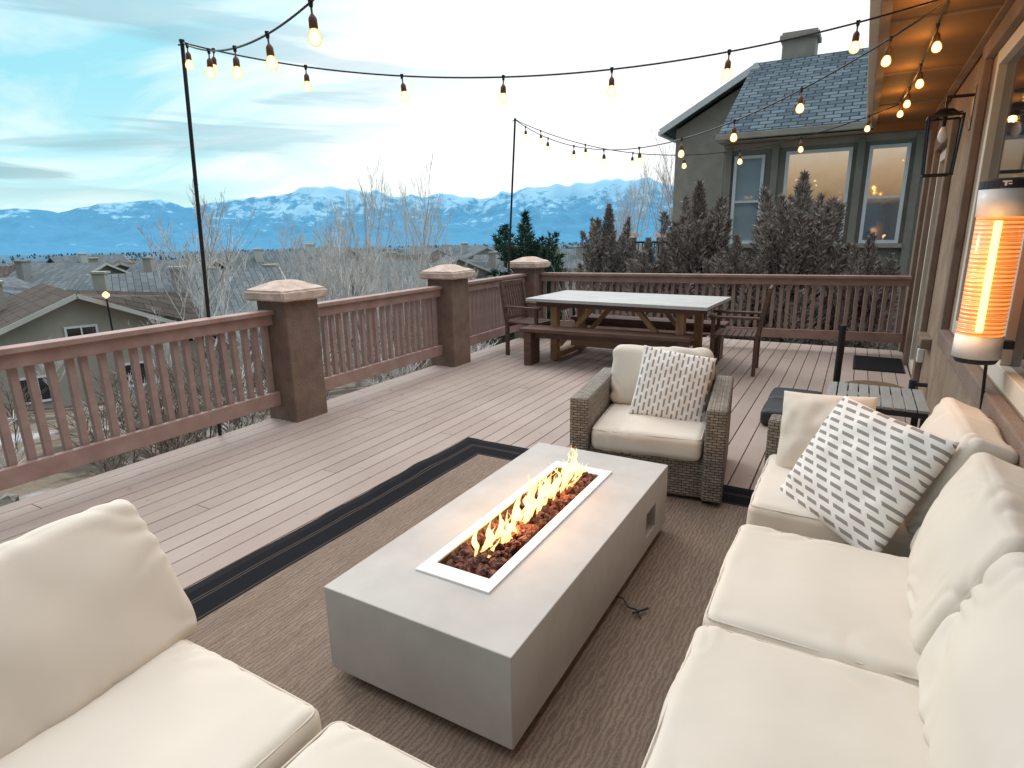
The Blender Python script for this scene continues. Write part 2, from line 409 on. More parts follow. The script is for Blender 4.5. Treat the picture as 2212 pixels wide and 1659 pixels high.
# ---------------------------------------------------------------- camera
R=Matrix(((0.86896,-0.10988,0.48253),(0.49464,0.22321,-0.83994),(-0.01541,0.96856,0.24831)))
cd=bpy.data.cameras.new('camera'); cam=bpy.data.objects.new('camera',cd); COL.objects.link(cam)
cam.matrix_world=Matrix.Translation((0,0,1.75))@R.to_4x4()
cd.sensor_width=36; cd.lens=20.975; cd.clip_start=.05; cd.clip_end=40000; scene.camera=cam
scene.view_settings.view_transform='Standard'; scene.view_settings.look='None'; scene.view_settings.exposure=0

# ---------------------------------------------------------------- world
w=bpy.data.worlds.new('World'); scene.world=w; w.use_nodes=True
w.cycles.sampling_method='MANUAL'; w.cycles.sample_map_resolution=256
T=NT(w); T.n.clear()
co=T.a('ShaderNodeTexCoord'); d=co.outputs['Generated']
nv=T.a('ShaderNodeVectorMath',operation='NORMALIZE'); T.link(d,nv.inputs[0]); d=nv.outputs[0]
s=T.a('ShaderNodeSeparateXYZ'); T.link(d,s.inputs[0]); z=s.outputs[2]
zc=T.math('MAXIMUM',z,0.)
base=T.ramp(zc,[(0,(.46,.78,.88)),(.08,(.40,.78,.88)),(.2,(.22,.68,.82)),(.38,(.13,.60,.78)),(.5,(.8,1.1,1.25)),(.75,(2.5,2.5,2.5))])  # overhead sky, out of view, brightened to light the deck
az=radians(18); el=radians(9); g=(-sin(az)*cos(el),cos(az)*cos(el),sin(el))
dt=T.a('ShaderNodeVectorMath',operation='DOT_PRODUCT'); T.link(d,dt.inputs[0]); dt.inputs[1].default_value=g
dp=T.math('MAXIMUM',dt.outputs['Value'],0.)
zz=T.math('ADD',zc,.10)
cb=T.a('ShaderNodeCombineXYZ'); T.link(T.math('DIVIDE',s.outputs[0],zz),cb.inputs[0]); T.link(T.math('DIVIDE',s.outputs[1],zz),cb.inputs[1])
P=T.mapping(cb.outputs[0],(.55,1.15,1),(0,0,radians(-35)))
n1=T.noise(P,1.1,5,.58,.6)
gl=T.ramp(T.math('ADD',dp,T.math('MULTIPLY',T.math('SUBTRACT',n1,.5),.20)),[(.76,0.),(.86,.5),(.93,.97),(1,1.)])
cl=T.ramp(n1,[(.46,0.),(.72,.75)])
sky=T.mix(cl,base,(.84,.95,.98))
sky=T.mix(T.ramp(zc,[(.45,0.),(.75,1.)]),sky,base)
sky=T.mix(gl,sky,(1.12,1.13,1.12))
P3=T.mapping(d,(1.5,1.5,17.),(0,0,0)); n3=T.noise(P3,1.35,4,.5,.35)
dk=T.ramp(n3,[(.50,0.),(.57,.85)])
dk2=T.math('MULTIPLY',dk,T.ramp(zc,[(.04,0.),(.08,1.),(.24,.85),(.42,0.)]))
dk2=T.math('MULTIPLY',dk2,T.ramp(T.math('ADD',dp,T.math('MULTIPLY',zc,-.5)),[(.58,1.),(.80,.5),(.92,0.)]))
sky=T.mix(dk2,sky,(.16,.40,.50))
# evening: the sky opposite the glow is dimmer
bk=T.ramp(T.math('MULTIPLY',T.math('ADD',dt.outputs['Value'],1.),.5),[(0,.30),(.35,.45),(.62,1.)])
sky=T.mix(1.,sky,bk,'MULTIPLY')
low=T.ramp(z,[(0.,0.),(.015,1.)])
sky=T.mix(low,(.20,.20,.20),sky)
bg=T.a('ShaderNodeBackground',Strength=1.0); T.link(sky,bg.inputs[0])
ns=T.a('ShaderNodeTexSky'); ns.sky_type='NISHITA'; ns.sun_disc=False; ns.sun_elevation=radians(28); ns.sun_rotation=radians(-60)
bg2=T.a('ShaderNodeBackground',Strength=.01); T.link(ns.outputs[0],bg2.inputs[0])
ad=T.a('ShaderNodeAddShader'); T.link(bg.outputs[0],ad.inputs[0]); T.link(bg2.outputs[0],ad.inputs[1])
o=T.a('ShaderNodeOutputWorld'); T.link(ad.outputs[0],o.inputs[0])
def sunl():
    l=bpy.data.lights.new('sun','SUN'); l.energy=.9; l.angle=radians(16); l.color=(1,.95,.88)
    q=bpy.data.objects.new('sun',l); COL.objects.link(q)
    dirv=-Vector((-sin(radians(60))*cos(radians(32)),cos(radians(60))*cos(radians(32)),sin(radians(32))))
    q.rotation_euler=dirv.to_track_quat('-Z','Y').to_euler()
sunl()
def plight(loc,e,col=(1,.55,.2),r=.04):
    l=bpy.data.lights.new('lamp_glow','POINT'); l.energy=e; l.color=col; l.shadow_soft_size=r
    q=bpy.data.objects.new('lamp_glow',l); COL.objects.link(q); q.location=loc

# ---------------------------------------------------------------- terrain
PR=[(0,-1.5),(8,-2.6),(20,-5.5),(30,-7.4),(100,-9.2),(250,-14),(900,-34),(6000,-120),(14000,-130)]
def gz(x,y):
    d=max(0,-.77*(x+5)+.64*(y-9))
    for (a,za),(b,zb) in zip(PR,PR[1:]):
        if d<=b:
            t=(d-a)/(b-a); z=za+(zb-za)*t; break
    else: z=PR[-1][1]
    if d>3: z+=noise.noise(Vector((x*.08,y*.08,0)))*min(.6,d*.03)
    return z
mb=MB(); NA=150; rs=[.0]+[1.5*1.115**i for i in range(84)]
rs=[r for r in rs if r<13500]+[14000]
for r in rs:
    for k in range(NA):
        a=2*pi*k/NA; x,y=-2-r*sin(a),4+r*cos(a); mb.v.append((x,y,gz(x,y)))
for i in range(len(rs)-1):
    for k in range(NA):
        j=(k+1)%NA; mb.f.append((i*NA+k,i*NA+j,(i+1)*NA+j,(i+1)*NA+k))
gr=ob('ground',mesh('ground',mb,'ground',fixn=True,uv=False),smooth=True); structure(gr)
if gr.data.polygons[200].normal.z<0: gr.data.flip_normals()
# mountains
RT=[(100,.012),(85,.025),(75,.03),(69.8,.0345),(68.2,.038),(65.8,.033),(62.8,.0447),(59,.0504),(57.4,.040),(54.5,.049),(50.8,.056),(47.3,.072),(44.5,.067),(41.6,.065),(39.4,.057),(36,.0596),(32.6,.052),(29.1,.0675),(25.6,.072),(22.5,.072),(20,.077),(17.2,.0777),(15.3,.063),(11,.05),(0,.035),(-20,.03),(-40,.02)]
def ridge(a):
    for (a0,s0),(a1,s1) in zip(RT,RT[1:]):
        if a<=a0 and a>=a1:
            t=(a0-a)/(a0-a1); return s0+(s1-s0)*t
    return .01
mb=MB(); A=700; B=70
for j in range(B+1):
    r=5200+j*(9600-5200)/B
    for i in range(A+1):
        az_=100-i*140/A; a=radians(az_); x=-r*sin(a); y=r*cos(a)
        H=ridge(az_)*8000
        t=(r-5200)/2800
        rn=1-abs(noise.noise(Vector((x*.0011,y*.0011,3))))*2
        rn2=1-abs(noise.noise(Vector((x*.0032,y*.0032,9))))*2
        rn3=noise.noise(Vector((x*.009,y*.009,5)))
        if t<=1: e=max(0,t)**1.25*(.62+.38*t**6)
        else: e=max(0,1-(t-1)*1.4)
        fh=math.exp(-((t-.5)/.17)**2)*.55*(.5+.5*noise.noise(Vector((az_*.13,0,2)))*2)
        h=H*max(e*(1-.30*(1-rn)*(1-t**4 if t<1 else 0)),fh*rn)
        h+=H*(.13*rn2-.06+.05*rn3)*min(1,max(0,t)*2)*(.6 if t>.9 else 1)
        mb.v.append((x,y,-118+(h+118*min(1,e*1.2))))
for j in range(B):
    for i in range(A):
        k=j*(A+1)+i; mb.f.append((k,k+1,k+A+2,k+A+1))
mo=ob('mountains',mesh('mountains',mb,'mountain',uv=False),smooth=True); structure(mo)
if mo.data.polygons[5].normal.z<0: mo.data.flip_normals()

# ---------------------------------------------------------------- deck
mb=MB(); x=-4.86; bw=.1385; gp=.0075
ys0,ys1=-2.0,10.05
while x<.66:
    y=ys0; first=True
    while y<ys1-.01:
        L=random.uniform(1.2,4.2) if first else random.choice((3.6,4.3,4.9)); first=False
        y2=min(ys1,y+L)
        if ys1-y2<.6: y2=ys1
        mb.box((x+bw/2,(y+y2)/2,-.0125+random.uniform(-.0008,.0008)),(bw,y2-y-.004,.025)); y=y2
    x+=bw+gp
dk=ob('deck_floor',mesh('deck_floor',mb,'deck'),bevel=.003); structure(dk)
mb=MB()
for i in range(24): mb.box((-2.08,ys0+.1+i*.52,-.11),(5.5,.045,.16))
mb.box((-4.85,4.0,-.13),(.04,12,.2)); mb.box((-2.1,10.03,-.13),(5.5,.04,.2))
fr=ob('deck_joists',mesh('deck_joists',mb,'darkwood')); structure(fr)
mb=MB().box((-2.08,4.0,-.20),(5.4,11.9,.012)); q=ob('deck_shade_sheet',mesh('deck_shade_sheet',mb,'black')); structure(q)  # black sheet below the joists stands in for shade under the board gaps

# pillars
def pillar_meshes():
    mb=MB().box((0,0,.25),(.39,.39,1.86)); sh=mesh('shaft',mb,'pillar')
    mb=MB(); a=.27
    mb.v=[(-a,-a,1.16),(a,-a,1.16),(a,a,1.16),(-a,a,1.16),(-a-.005,-a-.005,1.25),(a+.005,-a-.005,1.25),(a+.005,a+.005,1.25),(-a-.005,a+.005,1.25),(-.07,-.07,1.335),(.07,-.07,1.335),(.07,.07,1.335),(-.07,.07,1.335)]
    mb.f=[(3,2,1,0)]+[(k,(k+1)%4,4+(k+1)%4,4+k) for k in range(4)]+[(4+k,4+(k+1)%4,8+(k+1)%4,8+k) for k in range(4)]+[(8,9,10,11)]
    me=bpy.data.meshes.new('capstone'); me.from_pydata(mb.v,[],mb.f); bm=bmesh.new(); bm.from_mesh(me)
    bmesh.ops.bevel(bm,geom=bm.edges[:],offset=.016,segments=3,affect='EDGES'); bmesh.ops.subdivide_edges(bm,edges=[e for e in bm.edges if e.calc_length()>.12],cuts=6,use_grid_fill=True)
    for v in bm.verts: v.co+=Vector((noise.noise(v.co*14),noise.noise(v.co*14+Vector((5,0,0))),noise.noise(v.co*14+Vector((9,0,0)))))*.009
    bm.to_mesh(me); bm.free(); uvbox(me); me.materials.append(M['cap'])
    return sh,me
sh,cp=pillar_meshes()
p1=thing('deck_pillar','square brown stucco pillar with pale stone cap','pillar',(-4.70,3.90,0),group='stucco pillars along the deck railing')
ob('shaft',sh,p1,bevel=.012); ob('capstone',cp,p1)
dup(p1,(-4.72,6.55,0)); dup(p1,(-4.76,8.92,0)); dup(p1,(-4.70,.45,0))

# railings
bal=mesh('baluster',MB().box((0,0,.635),(.046,.046,.72)),'baluster')
def railing(p0,p1,label,sp=.108):
    p0=Vector(p0);p1=Vector(p1);L=(p1-p0).length; a=atan2((p1-p0).y,(p1-p0).x)
    r=thing('deck_railing',label,'railing',(p0.x,p0.y,0),(0,0,a),group='railings around the deck')
    part('top_rail',r,MB().box((L/2,0,1.055),(L,.14,.04)).box((L/2,0,.985),(L,.06,.098)),'rail',bevel=.005)
    part('bottom_rail',r,MB().box((L/2,0,.225),(L,.05,.13)),'rail',bevel=.005)
    n=max(2,int(L/sp))
    for i in range(n):
        u=(i+.5)*L/n
        ob('baluster',bal,r,(u+random.uniform(-.006,.006),.049,0),(0,radians(random.uniform(-.9,.9)),0))
    return r
railing((-4.72,.66,0),(-4.72,3.70,0),'reddish brown slatted wooden railing beside the rug side')
railing((-4.72,4.10,0),(-4.73,6.35,0),'reddish brown slatted wooden railing between two stucco pillars')
railing((-4.74,6.75,0),(-4.76,8.72,0),'short reddish brown wooden railing near the dining chair')
railing((-4.56,8.98,0),(.64,9.80,0),'long reddish brown railing behind the dining table')

# ---------------------------------------------------------------- own house
hs=thing('house','tan stucco house with lit soffit beside the deck','house')
WX=.70
mb=MB()
def wallbox(y0,y1,z0,z1,x0=WX): mb.box(((x0+1.1)/2,(y0+y1)/2,(z0+z1)/2),(1.1-x0,y1-y0,z1-z0))
wallbox(-3,2.2,-2.2,3.1); wallbox(2.2,5.75,-2.2,.93); wallbox(2.2,5.75,2.92,3.1)
wallbox(5.75,7.75,-2.2,3.1); wallbox(7.75,9.0,2.55,3.1); wallbox(7.75,9.0,-2.2,0); wallbox(9.0,10.25,-2.2,3.1)
part('wall',hs,mb,'stucco',bevel=.012)
mb=MB()
mb.box((WX-.035,3.97,.86),(.07,3.9,.12))
mb.box((WX-.03,6.02,1.9),(.06,.16,2.05)); mb.box((WX-.03,2.0,1.9),(.06,.2,2.05)); mb.box((WX-.03,4.0,2.98),(.06,4.2,.12))
mb.box((WX-.03,7.62,1.3),(.06,.2,2.6)); mb.box((WX-.03,9.1,1.3),(.06,.2,2.6)); mb.box((WX-.03,8.36,2.67),(.06,1.7,.16))
mb.box((WX-.03,10.12,1.5),(.06,.28,3.1)); mb.box((WX-.045,7.2,.62),(.09,.5,.10))
part('window_surround',hs,mb,'trimdark',bevel=.01)
def win(parent,x,y0,y1,z0,z1,fw,gm,fm,mull=(),hb=()):
    f=MB(); yc=(y0+y1)/2; zc=(z0+z1)/2
    f.box((x,y0+fw/2,zc),(.07,fw,z1-z0)); f.box((x,y1-fw/2,zc),(.07,fw,z1-z0))
    f.box((x,yc,z0+fw/2),(.068,y1-y0-2*fw,fw)); f.box((x,yc,z1-fw/2),(.068,y1-y0-2*fw,fw))
    for m_ in mull: f.box((x,m_,zc),(.06,fw*.8,z1-z0-2*fw))
    for m_ in hb: f.box((x,yc,m_),(.05,y1-y0-2*fw,fw*.6))
    wn=ob('window',mesh('window_frame',f,fm),parent,bevel=.004)
    part('glass',wn,MB().box((x+.02,yc,zc),(.012,y1-y0-2*fw+.01,z1-z0-2*fw+.01)),gm)
    return wn
win(hs,WX+.03,2.2,5.75,.93,2.92,.10,'glass','trim',mull=(3.95,))
dr=win(hs,WX+.03,7.75,9.0,0.0,2.55,.10,'glass','trim',mull=(8.38,)); dr.name='door'
part('soffit',hs,MB().box((.33,3.6,3.125),(.76,13.4,.04)),'soffit')
mb=MB()
for y in (-1.5,.2,1.9,3.6,5.3,7.0,8.7): mb.box((.33,y,3.100),(.74,.035,.012))
mb.box((-.02,3.6,3.095),(.06,13.3,.04)); mb.box((WX-.05,3.6,3.095),(.06,13.3,.03)); part('soffit_batten',hs,mb,'trimdark')
part('gutter',hs,MB().box((-.085,3.6,3.2),(.07,13.5,.15)).box((-.075,3.6,3.285),(.11,13.5,.02)),'trim',bevel=.006)
part('roof',hs,MB().prism([(-.12,-3.2,3.30),(-.12,10.42,3.30),(3.2,10.42,4.9),(3.2,-3.2,4.9)],(0,0,.05)),'roofA',fixn=True)
part('soffit_beam',hs,MB().box((.34,10.27,3.06),(.74,.10,.12)),'soffit')
part('outlet_box',hs,MB().box((WX-.03,7.45,.42),(.06,.09,.14)),'white',bevel=.008)

# lantern
ln=thing('wall_lantern','black metal wall lantern with clear glass on stucco wall','lantern',(WX,6.55,2.36))
mb=MB(); mb.box((-.012,0,.32),(.024,.12,.34)); part('backplate',ln,mb,'black',bevel=.003)
mb=MB(); mb.beam((-.02,0,.42),(-.20,0,.42),.022,.022); mb.beam((-.20,0,.43),(-.20,0,.33),.018,.018); part('arm',ln,mb,'black')
mb=MB(); cx=-.20; wt,wb=.12,.10
for sx in (-1,1):
    for sy in (-1,1): mb.beam((cx+sx*wb,sy*wb,-.20),(cx+sx*wt,sy*wt,.26),.012,.012)
for z_,q_ in ((.265,wt),(-.20,wb)):
    for sx in (-1,1):
        mb.box((cx+sx*q_,0,z_),(.016,2*q_+.016,.016)); mb.box((cx,sx*q_,z_),(2*q_-.016,.016,.0155))
mb.box((cx,0,.31),(.17,.17,.035),taper=.5); mb.beam((cx-wt,0,.265),(cx+wt,0,.30),.012,.012); mb.tube((cx,0,.19),(cx,0,.30),.015,.02,8)
part('lantern_frame',ln,mb,'black')
part('bulb',ln,MB().revolve((cx,0,.06),[(.004,0),(.022,.012),(.035,.05),(.03,.09),(.014,.13)],10),'white',smooth=True)

# heater
ht=thing('patio_heater','white electric patio heater glowing orange on stucco wall','heater',(.565,3.72,1.07))
def cyl(prof,n=28): return MB().revolve((0,0,0),prof,n)
part('lower_cap',ht,cyl([(.05,0),(.085,.004),(.094,.024),(.094,.03)]),'plastic',smooth=False)
part('lower_housing',ht,cyl([(.102,.03),(.100,.14)]),'white',smooth=True)
part('glass_tube',ht,cyl([(.094,.14),(.094,.71)]),'heatglass',smooth=True)
mb=MB()
for z_ in [.14+.019*i for i in range(30)]: mb.revolve((0,0,z_),[(.0955,0),(.0965,.0015),(.0955,.003)],24)
part('wire_guard',ht,mb,'steel')
part('heating_element',ht,MB().tube((-.02,-.101,.17),(-.02,-.101,.69),.015,.015,8),'element')
part('upper_housing',ht,cyl([(.100,.71),(.103,.835)]),'white',smooth=True)
part('top_cap',ht,cyl([(.101,.835),(.104,.84),(.104,.872),(.09,.882),(.02,.885)]),'plastic')
lg=MB().box((-.0,-.105,.866),(.034,.004,.006)).box((-.004,-.105,.855),(.009,.004,.016)).box((.012,-.1045,.855),(.014,.004,.005))
part('emblem',ht,lg,'white',rot=(0,0,radians(-8)))
part('wall_bracket',ht,MB().box((.09,0,.10),(.10,.05,.04)),'black'); part('wall_bracket',ht,MB().box((.09,0,.76),(.10,.05,.04)),'black')
part('power_cable',ht,MB().tube((.05,.02,.01),(.10,.06,-.75),.008,.008,6),'black')
plight((.36,3.45,1.5),6,(1,.45,.16),.15)

# ---------------------------------------------------------------- rug
hx,hy=1.56,2.02
M['rug']=rugmat(hx,hy)
mb=MB(); nx,ny=60,80
for j in range(ny+1):
    for i in range(nx+1):
        x=-hx+2*hx*i/nx; y=-hy+2*hy*j/ny
        ex=noise.noise(Vector((y*1.7,1 if x>0 else 7,0)))*.010*(abs(x)/hx)**6
        z_=.006+max(0,noise.noise(Vector((x*2,y*2,4))))*.006
        if x<0 and abs(x)>hx*.93: z_+=max(0,noise.noise(Vector((x,y*3.5,8))))*.03
        mb.v.append((x+ex,y,z_))
for j in range(ny):
    for i in range(nx):
        k=j*(nx+1)+i; mb.f.append((k,k+1,k+nx+2,k+nx+1))
thing('rug','brown woven outdoor rug with wide black border','rug',(-1.24,2.07,0),me=mesh('rug',mb,'rug'),smooth=True)

# ---------------------------------------------------------------- fire table
ft=thing('fire_table','long grey cement fire table with burning flames','fire table',(-1.25,2.33,.008))
W2,L2,Hf=.42,.92,.415
ix,iy=.165,.63
body=MB()
zt,zb=Hf,.05
o4=[(-W2,-L2),(W2,-L2),(W2,L2),(-W2,L2)]; i4=[(-ix,-iy),(ix,-iy),(ix,iy),(-ix,iy)]
body.v=[(x,y,zb) for x,y in o4]+[(x,y,zt) for x,y in o4]+[(x,y,zt) for x,y in i4]+[(x,y,zt-.12) for x,y in i4]
body.f=[(3,2,1,0)]+[(k,(k+1)%4,4+(k+1)%4,4+k) for k in (0,2,3)]+[(4+k,4+(k+1)%4,8+(k+1)%4,8+k) for k in range(4)]+[(8+k,8+(k+1)%4,12+(k+1)%4,12+k) for k in range(4)]+[(12,13,14,15)]
vy0,vy1,vz0,vz1=.53,.70,.13,.27
b=len(body.v)
body.v+=[(W2,vy0,vz0),(W2,vy1,vz0),(W2,vy1,vz1),(W2,vy0,vz1)]+[(W2-.06,vy0,vz0),(W2-.06,vy1,vz0),(W2-.06,vy1,vz1),(W2-.06,vy0,vz1)]
body.f+=[(1,2,b+1,b),(2,6,b+2,b+1),(6,5,b+3,b+2),(5,1,b,b+3)]+[(b+k,b+(k+1)%4,b+4+(k+1)%4,b+4+k) for k in range(4)]
part('table_body',ft,body,'cement',bevel=.004)
part('vent_grille',ft,MB().box((W2-.055,(vy0+vy1)/2,.2),(.006,vy1-vy0,.15)),'black')
part('plinth',ft,MB().box((0,0,.026),(2*W2-.26,2*L2-.3,.05)),'black')
fm=MB(); fo,fi=.175,.128
fm.box((-(fo+fi)/2,0,Hf+.004),(fo-fi,1.32,.010)); fm.box(((fo+fi)/2,0,Hf+.004),(fo-fi,1.32,.010))
fm.box((0,-.62,Hf+.004),(2*fi,.08,.010)); fm.box((0,.62,Hf+.004),(2*fi,.08,.010))
part('burner_frame',ft,fm,'white',bevel=.002)
part('burner_tray',ft,MB().box((0,0,Hf-.075),(.29,1.2,.01)),'black')
ico=bmesh.new(); bmesh.ops.create_icosphere(ico,subdivisions=2,radius=1); IV=[v.co.copy() for v in ico.verts]; IF=[tuple(v.index for v in f.verts) for f in ico.faces]; ico.free()
def rocks(mb,n,fn):
    for q in range(n):
        p,r=fn(q); i=len(mb.v); sd=random.uniform(0,99); sc=Vector((random.uniform(.8,1.25),random.uniform(.7,1.1),random.uniform(.55,.9)))
        ro=Euler((random.uniform(0,6),random.uniform(0,6),random.uniform(0,6))).to_matrix()
        for v in IV:
            k=1+noise.noise(v*1.6+Vector((sd,0,0)))*.55
            u=Vector((v.x*sc.x,v.y*sc.y,v.z*sc.z))*r*k; mb.v.append(tuple(ro@u+Vector(p)))
        mb.f+=[tuple(i+a for a in f) for f in IF]
mb=MB(); random.seed(4)
def lf(q):
    return (random.uniform(-.118,.118),random.uniform(-.575,.575),Hf-.045+random.uniform(0,.042)),random.uniform(.015,.025)
rocks(mb,560,lf); lr=part('lava_rocks',ft,mb,'lava'); lr['kind']='stuff'
mb=MB(); random.seed(9)
def tongue(mb,base,h,w,lean,seed):
    n=18; m_=10; i=len(mb.v)
    for k in range(n+1):
        t=k/n; rad=w*(sin(pi*min(1,t*.82+.16))**1.1)*(1-t)**.45*(1+.35*noise.noise(Vector((t*5,seed,3))))
        if k==n: rad=.0006
        cx_=lean[0]*t**1.3+noise.noise(Vector((t*3.,seed,0)))*.05*t*h/.13
        cy_=lean[1]*t**1.3+noise.noise(Vector((t*3.,seed,7)))*.10*t*h/.13
        for q in range(m_):
            a=2*pi*q/m_+t*1.5; mb.v.append((base[0]+cx_+rad*.4*cos(a),base[1]+cy_+rad*sin(a),base[2]+h*t))
    for k in range(n):
        for q in range(m_):
            j=(q+1)%m_; mb.f.append((i+k*m_+q,i+k*m_+j,i+(k+1)*m_+j,i+(k+1)*m_+q))
for k in range(84):
    y=-.42+.98*k/83+random.uniform(-.03,.03)
    env=.55+.45*abs(sin(y*6+1.2))
    big=random.random()>.45
    h=(random.uniform(.10,.20) if big else random.uniform(.03,.08))*env
    tongue(mb,(random.uniform(-.035,.035),y,0),h,random.uniform(.020,.034) if big else random.uniform(.025,.046),(random.uniform(-.05,.03),random.uniform(.0,.13)),k*3.7)
fl=part('flames',ft,mb,'flame',smooth=True,loc=(0,0,Hf-.012)); fl['kind']='stuff'
for y in (-.2,.25): plight((-1.25,2.33+y,.53),4.5,(1,.45,.15),.06)
mb=MB(); pts=[(W2-.12,.1,.02),(W2+.02,.12,.02),(W2+.07,.05,.03),(W2+.11,.07,.015),(W2+.14,.02,.012)]
for a,b_ in zip(pts,pts[1:]): mb.tube(a,b_,.004,.004,6)
mb.tube((W2+.10,.03,.02),(W2+.15,.10,.02),.006,.006,6)
part('gas_key',ft,mb,'plastic')

# ---------------------------------------------------------------- sofas
def seat(parent,x,y,wx,wy,z,seed,h=.16):
    o_=ob('seat_cushion',cushion('seat_cushion',wx,wy,h,.045,.014,seed,.008,n=48,fold=.018),parent,(x,y,z))
    part('piping',o_,piping(wx,wy,h/2-.012,.045),'fabric',smooth=True); return o_
def backc(parent,w,h,t,loc,rot,seed):
    o_=ob('back_cushion',cushion('back_cushion',w,h,t,.045,.045,seed,.016,n=60,fold=.026),parent,loc,rot); return o_
sA=thing('outdoor_sofa','wicker sofa with cream cushions against the house wall','sofa',(0,0,.008))
mb=MB()
mb.box((.12,1.95,.17),(.92,3.5,.26)); mb.box((.62,1.95,.33),(.10,3.5,.58)); mb.box((.11,3.71,.34),(.94,.14,.62))
part('wicker_frame',sA,mb,'wicker',bevel=.02)
lgm=mesh('leg',MB().box((0,0,.02),(.05,.05,.04)),'black')
for x in (-.28,.55):
    for y in (.5,3.65): ob('leg',lgm,sA,(x,y,0))
zc_=.375
seat(sA,.02,3.235,.72,.79,zc_,1)
for i,(y0,y1) in enumerate(((2.66,3.62),(1.86,2.65),(1.06,1.85))):
    if i==0: continue
    seat(sA,.02,(y0+y1)/2,.72,y1-y0-.004,zc_,i+1)
for i,(yc,wd,tz) in enumerate(((3.22,.74,radians(2)),(2.36,.80,radians(-2)),(1.50,.84,radians(3)))):
    backc(sA,wd,.50,.19,(.46,yc,.65),Euler((radians(70),0,radians(-90)+tz)),i+5)
sB=thing('outdoor_sofa','wicker corner sofa with cream cushions at rug edge','sofa',(0,0,.008))
mb=MB(); mb.box((-1.05,.5,.17),(2.1,.86,.26)); mb.box((-2.16,.5,.31),(.10,.86,.54))
part('wicker_frame',sB,mb,'wicker',bevel=.02)
for x in (-2.1,-.2):
    for y in (.12,.88): ob('leg',lgm,sB,(x,y,0))
seat(sB,-1.515,.59,.69,.72,zc_,11); seat(sB,-.775,.59,.73,.74,zc_-.012,12)
backc(sB,.78,.52,.17,(-1.955,.60,.63),Euler((radians(62),radians(-3),radians(90+4))),13)
# armchair
ac=thing('armchair','wicker armchair with cream cushions beyond the fire table','armchair',(-1.16,4.10,0),(0,0,radians(8)))
mb=MB(); mb.box((0,.02,.17),(1.0,.90,.28))
for sx in (-1,1): mb.box((sx*.44,.0,.35),(.13,.98,.62))
mb.box((0,.44,.42),(.75,.10,.56))
part('wicker_frame',ac,mb,'wicker',bevel=.018)
for sx in (-.41,.41):
    for y in (-.41,.41): ob('leg',lgm,ac,(sx,y,0))
o_=ob('seat_cushion',cushion('seat_cushion',.73,.72,.16,.045,.02,21,.008,n=38,fold=.014),ac,(0,-.12,.375)); part('piping',o_,piping(.73,.72,.068,.045),'fabric')
ob('back_cushion',cushion('back_cushion',.74,.45,.20,.06,.04,22,.014,n=48,fold=.02),ac,(-.01,.28,.66),Euler((radians(76),0,0)))
thing('throw_pillow','white pillow with upright grey dashes on the armchair','pillow',(-1.05,4.10,.67),Euler((radians(66),radians(8),radians(10))),group='white pillows with grey dash pattern',me=throw('throw_pillow',.51,.18,'dashV',3))
thing('throw_pillow','white pillow with slanted grey dashes on the sofa','pillow',(.10,2.98,.66),Euler((radians(58),radians(4),radians(-45))),group='white pillows with grey dash pattern',me=throw('throw_pillow',.60,.23,'dashH',6))
thing('throw_pillow','plain cream pillow against the sofa arm','pillow',(-.06,3.50,.65),Euler((radians(66),radians(-4),radians(-8))),me=throw('throw_pillow',.46,.25,'fabric',8))

# side table
st=thing('side_table','grey slatted outdoor side table behind the sofa','side table',(.22,5.22,0))
mb=MB(); n=9
for i in range(n): mb.box((-.33+.66*(i+.5)/n,0,.475),(.66/n-.010,.66,.02))
part('table_top',st,mb,'slat',bevel=.002)
mb=MB().box((0,-.31,.445),(.64,.03,.04)).box((0,.31,.445),(.64,.03,.04)).box((-.31,0,.445),(.03,.58,.04)).box((.31,0,.445),(.03,.58,.04))
part('apron',st,mb,'plastic')
lg=mesh('leg',MB().box((0,0,.2125),(.045,.045,.425)),'plastic')
for sx in (-.305,.305):
    for sy in (-.305,.305): ob('leg',lg,st,(sx,sy,0))
# umbrella base
ub=thing('umbrella_base','black plastic umbrella base with steel pole stub','umbrella base',(-.15,6.05,0))
sg=cushion('base_segment',.47,.47,.15,.045,.016,3,.0,n=14,mat='plastic')
for sx in (-1,1):
    for sy in (-1,1): ob('base_segment',sg,ub,(sx*.242,sy*.242,.08))
part('pole',ub,MB().tube((.09,.22,.02),(.09,.22,.86),.03,.03,14),'black')
part('pole_clamp',ub,MB().tube((.09,.22,.1),(.09,.22,.22),.045,.04,14),'plastic')
# mats
mb=MB(); mb.box((0,0,.006),(.56,.9,.012))
for i in range(22): mb.box((0,-.43+.041*i,.015),(.52,.018,.006))
thing('door_mat','black ribbed rubber door mat by the back door','door mat',(.36,8.9,.002),me=mesh('door_mat',mb,'mat'))
thing('coir_mat','round brown coir mat near the house wall','mat',(.30,7.55,.001),me=mesh('coir_mat',MB().revolve((0,0,0),[(.30,0),(.31,.006),(.29,.014)],28),simple('coir',(.20,.13,.07),(.12,.08,.045),.95,30,.6,150,.004)))
thing('hose_bib','dark pipe stub standing by the house wall','pipe',(.58,6.75,0),me=mesh('hose_bib',MB().tube((0,0,0),(0,0,.30),.03,.03,10).tube((0,0,.26),(.12,0,.26),.02,.02,8),'plastic'))

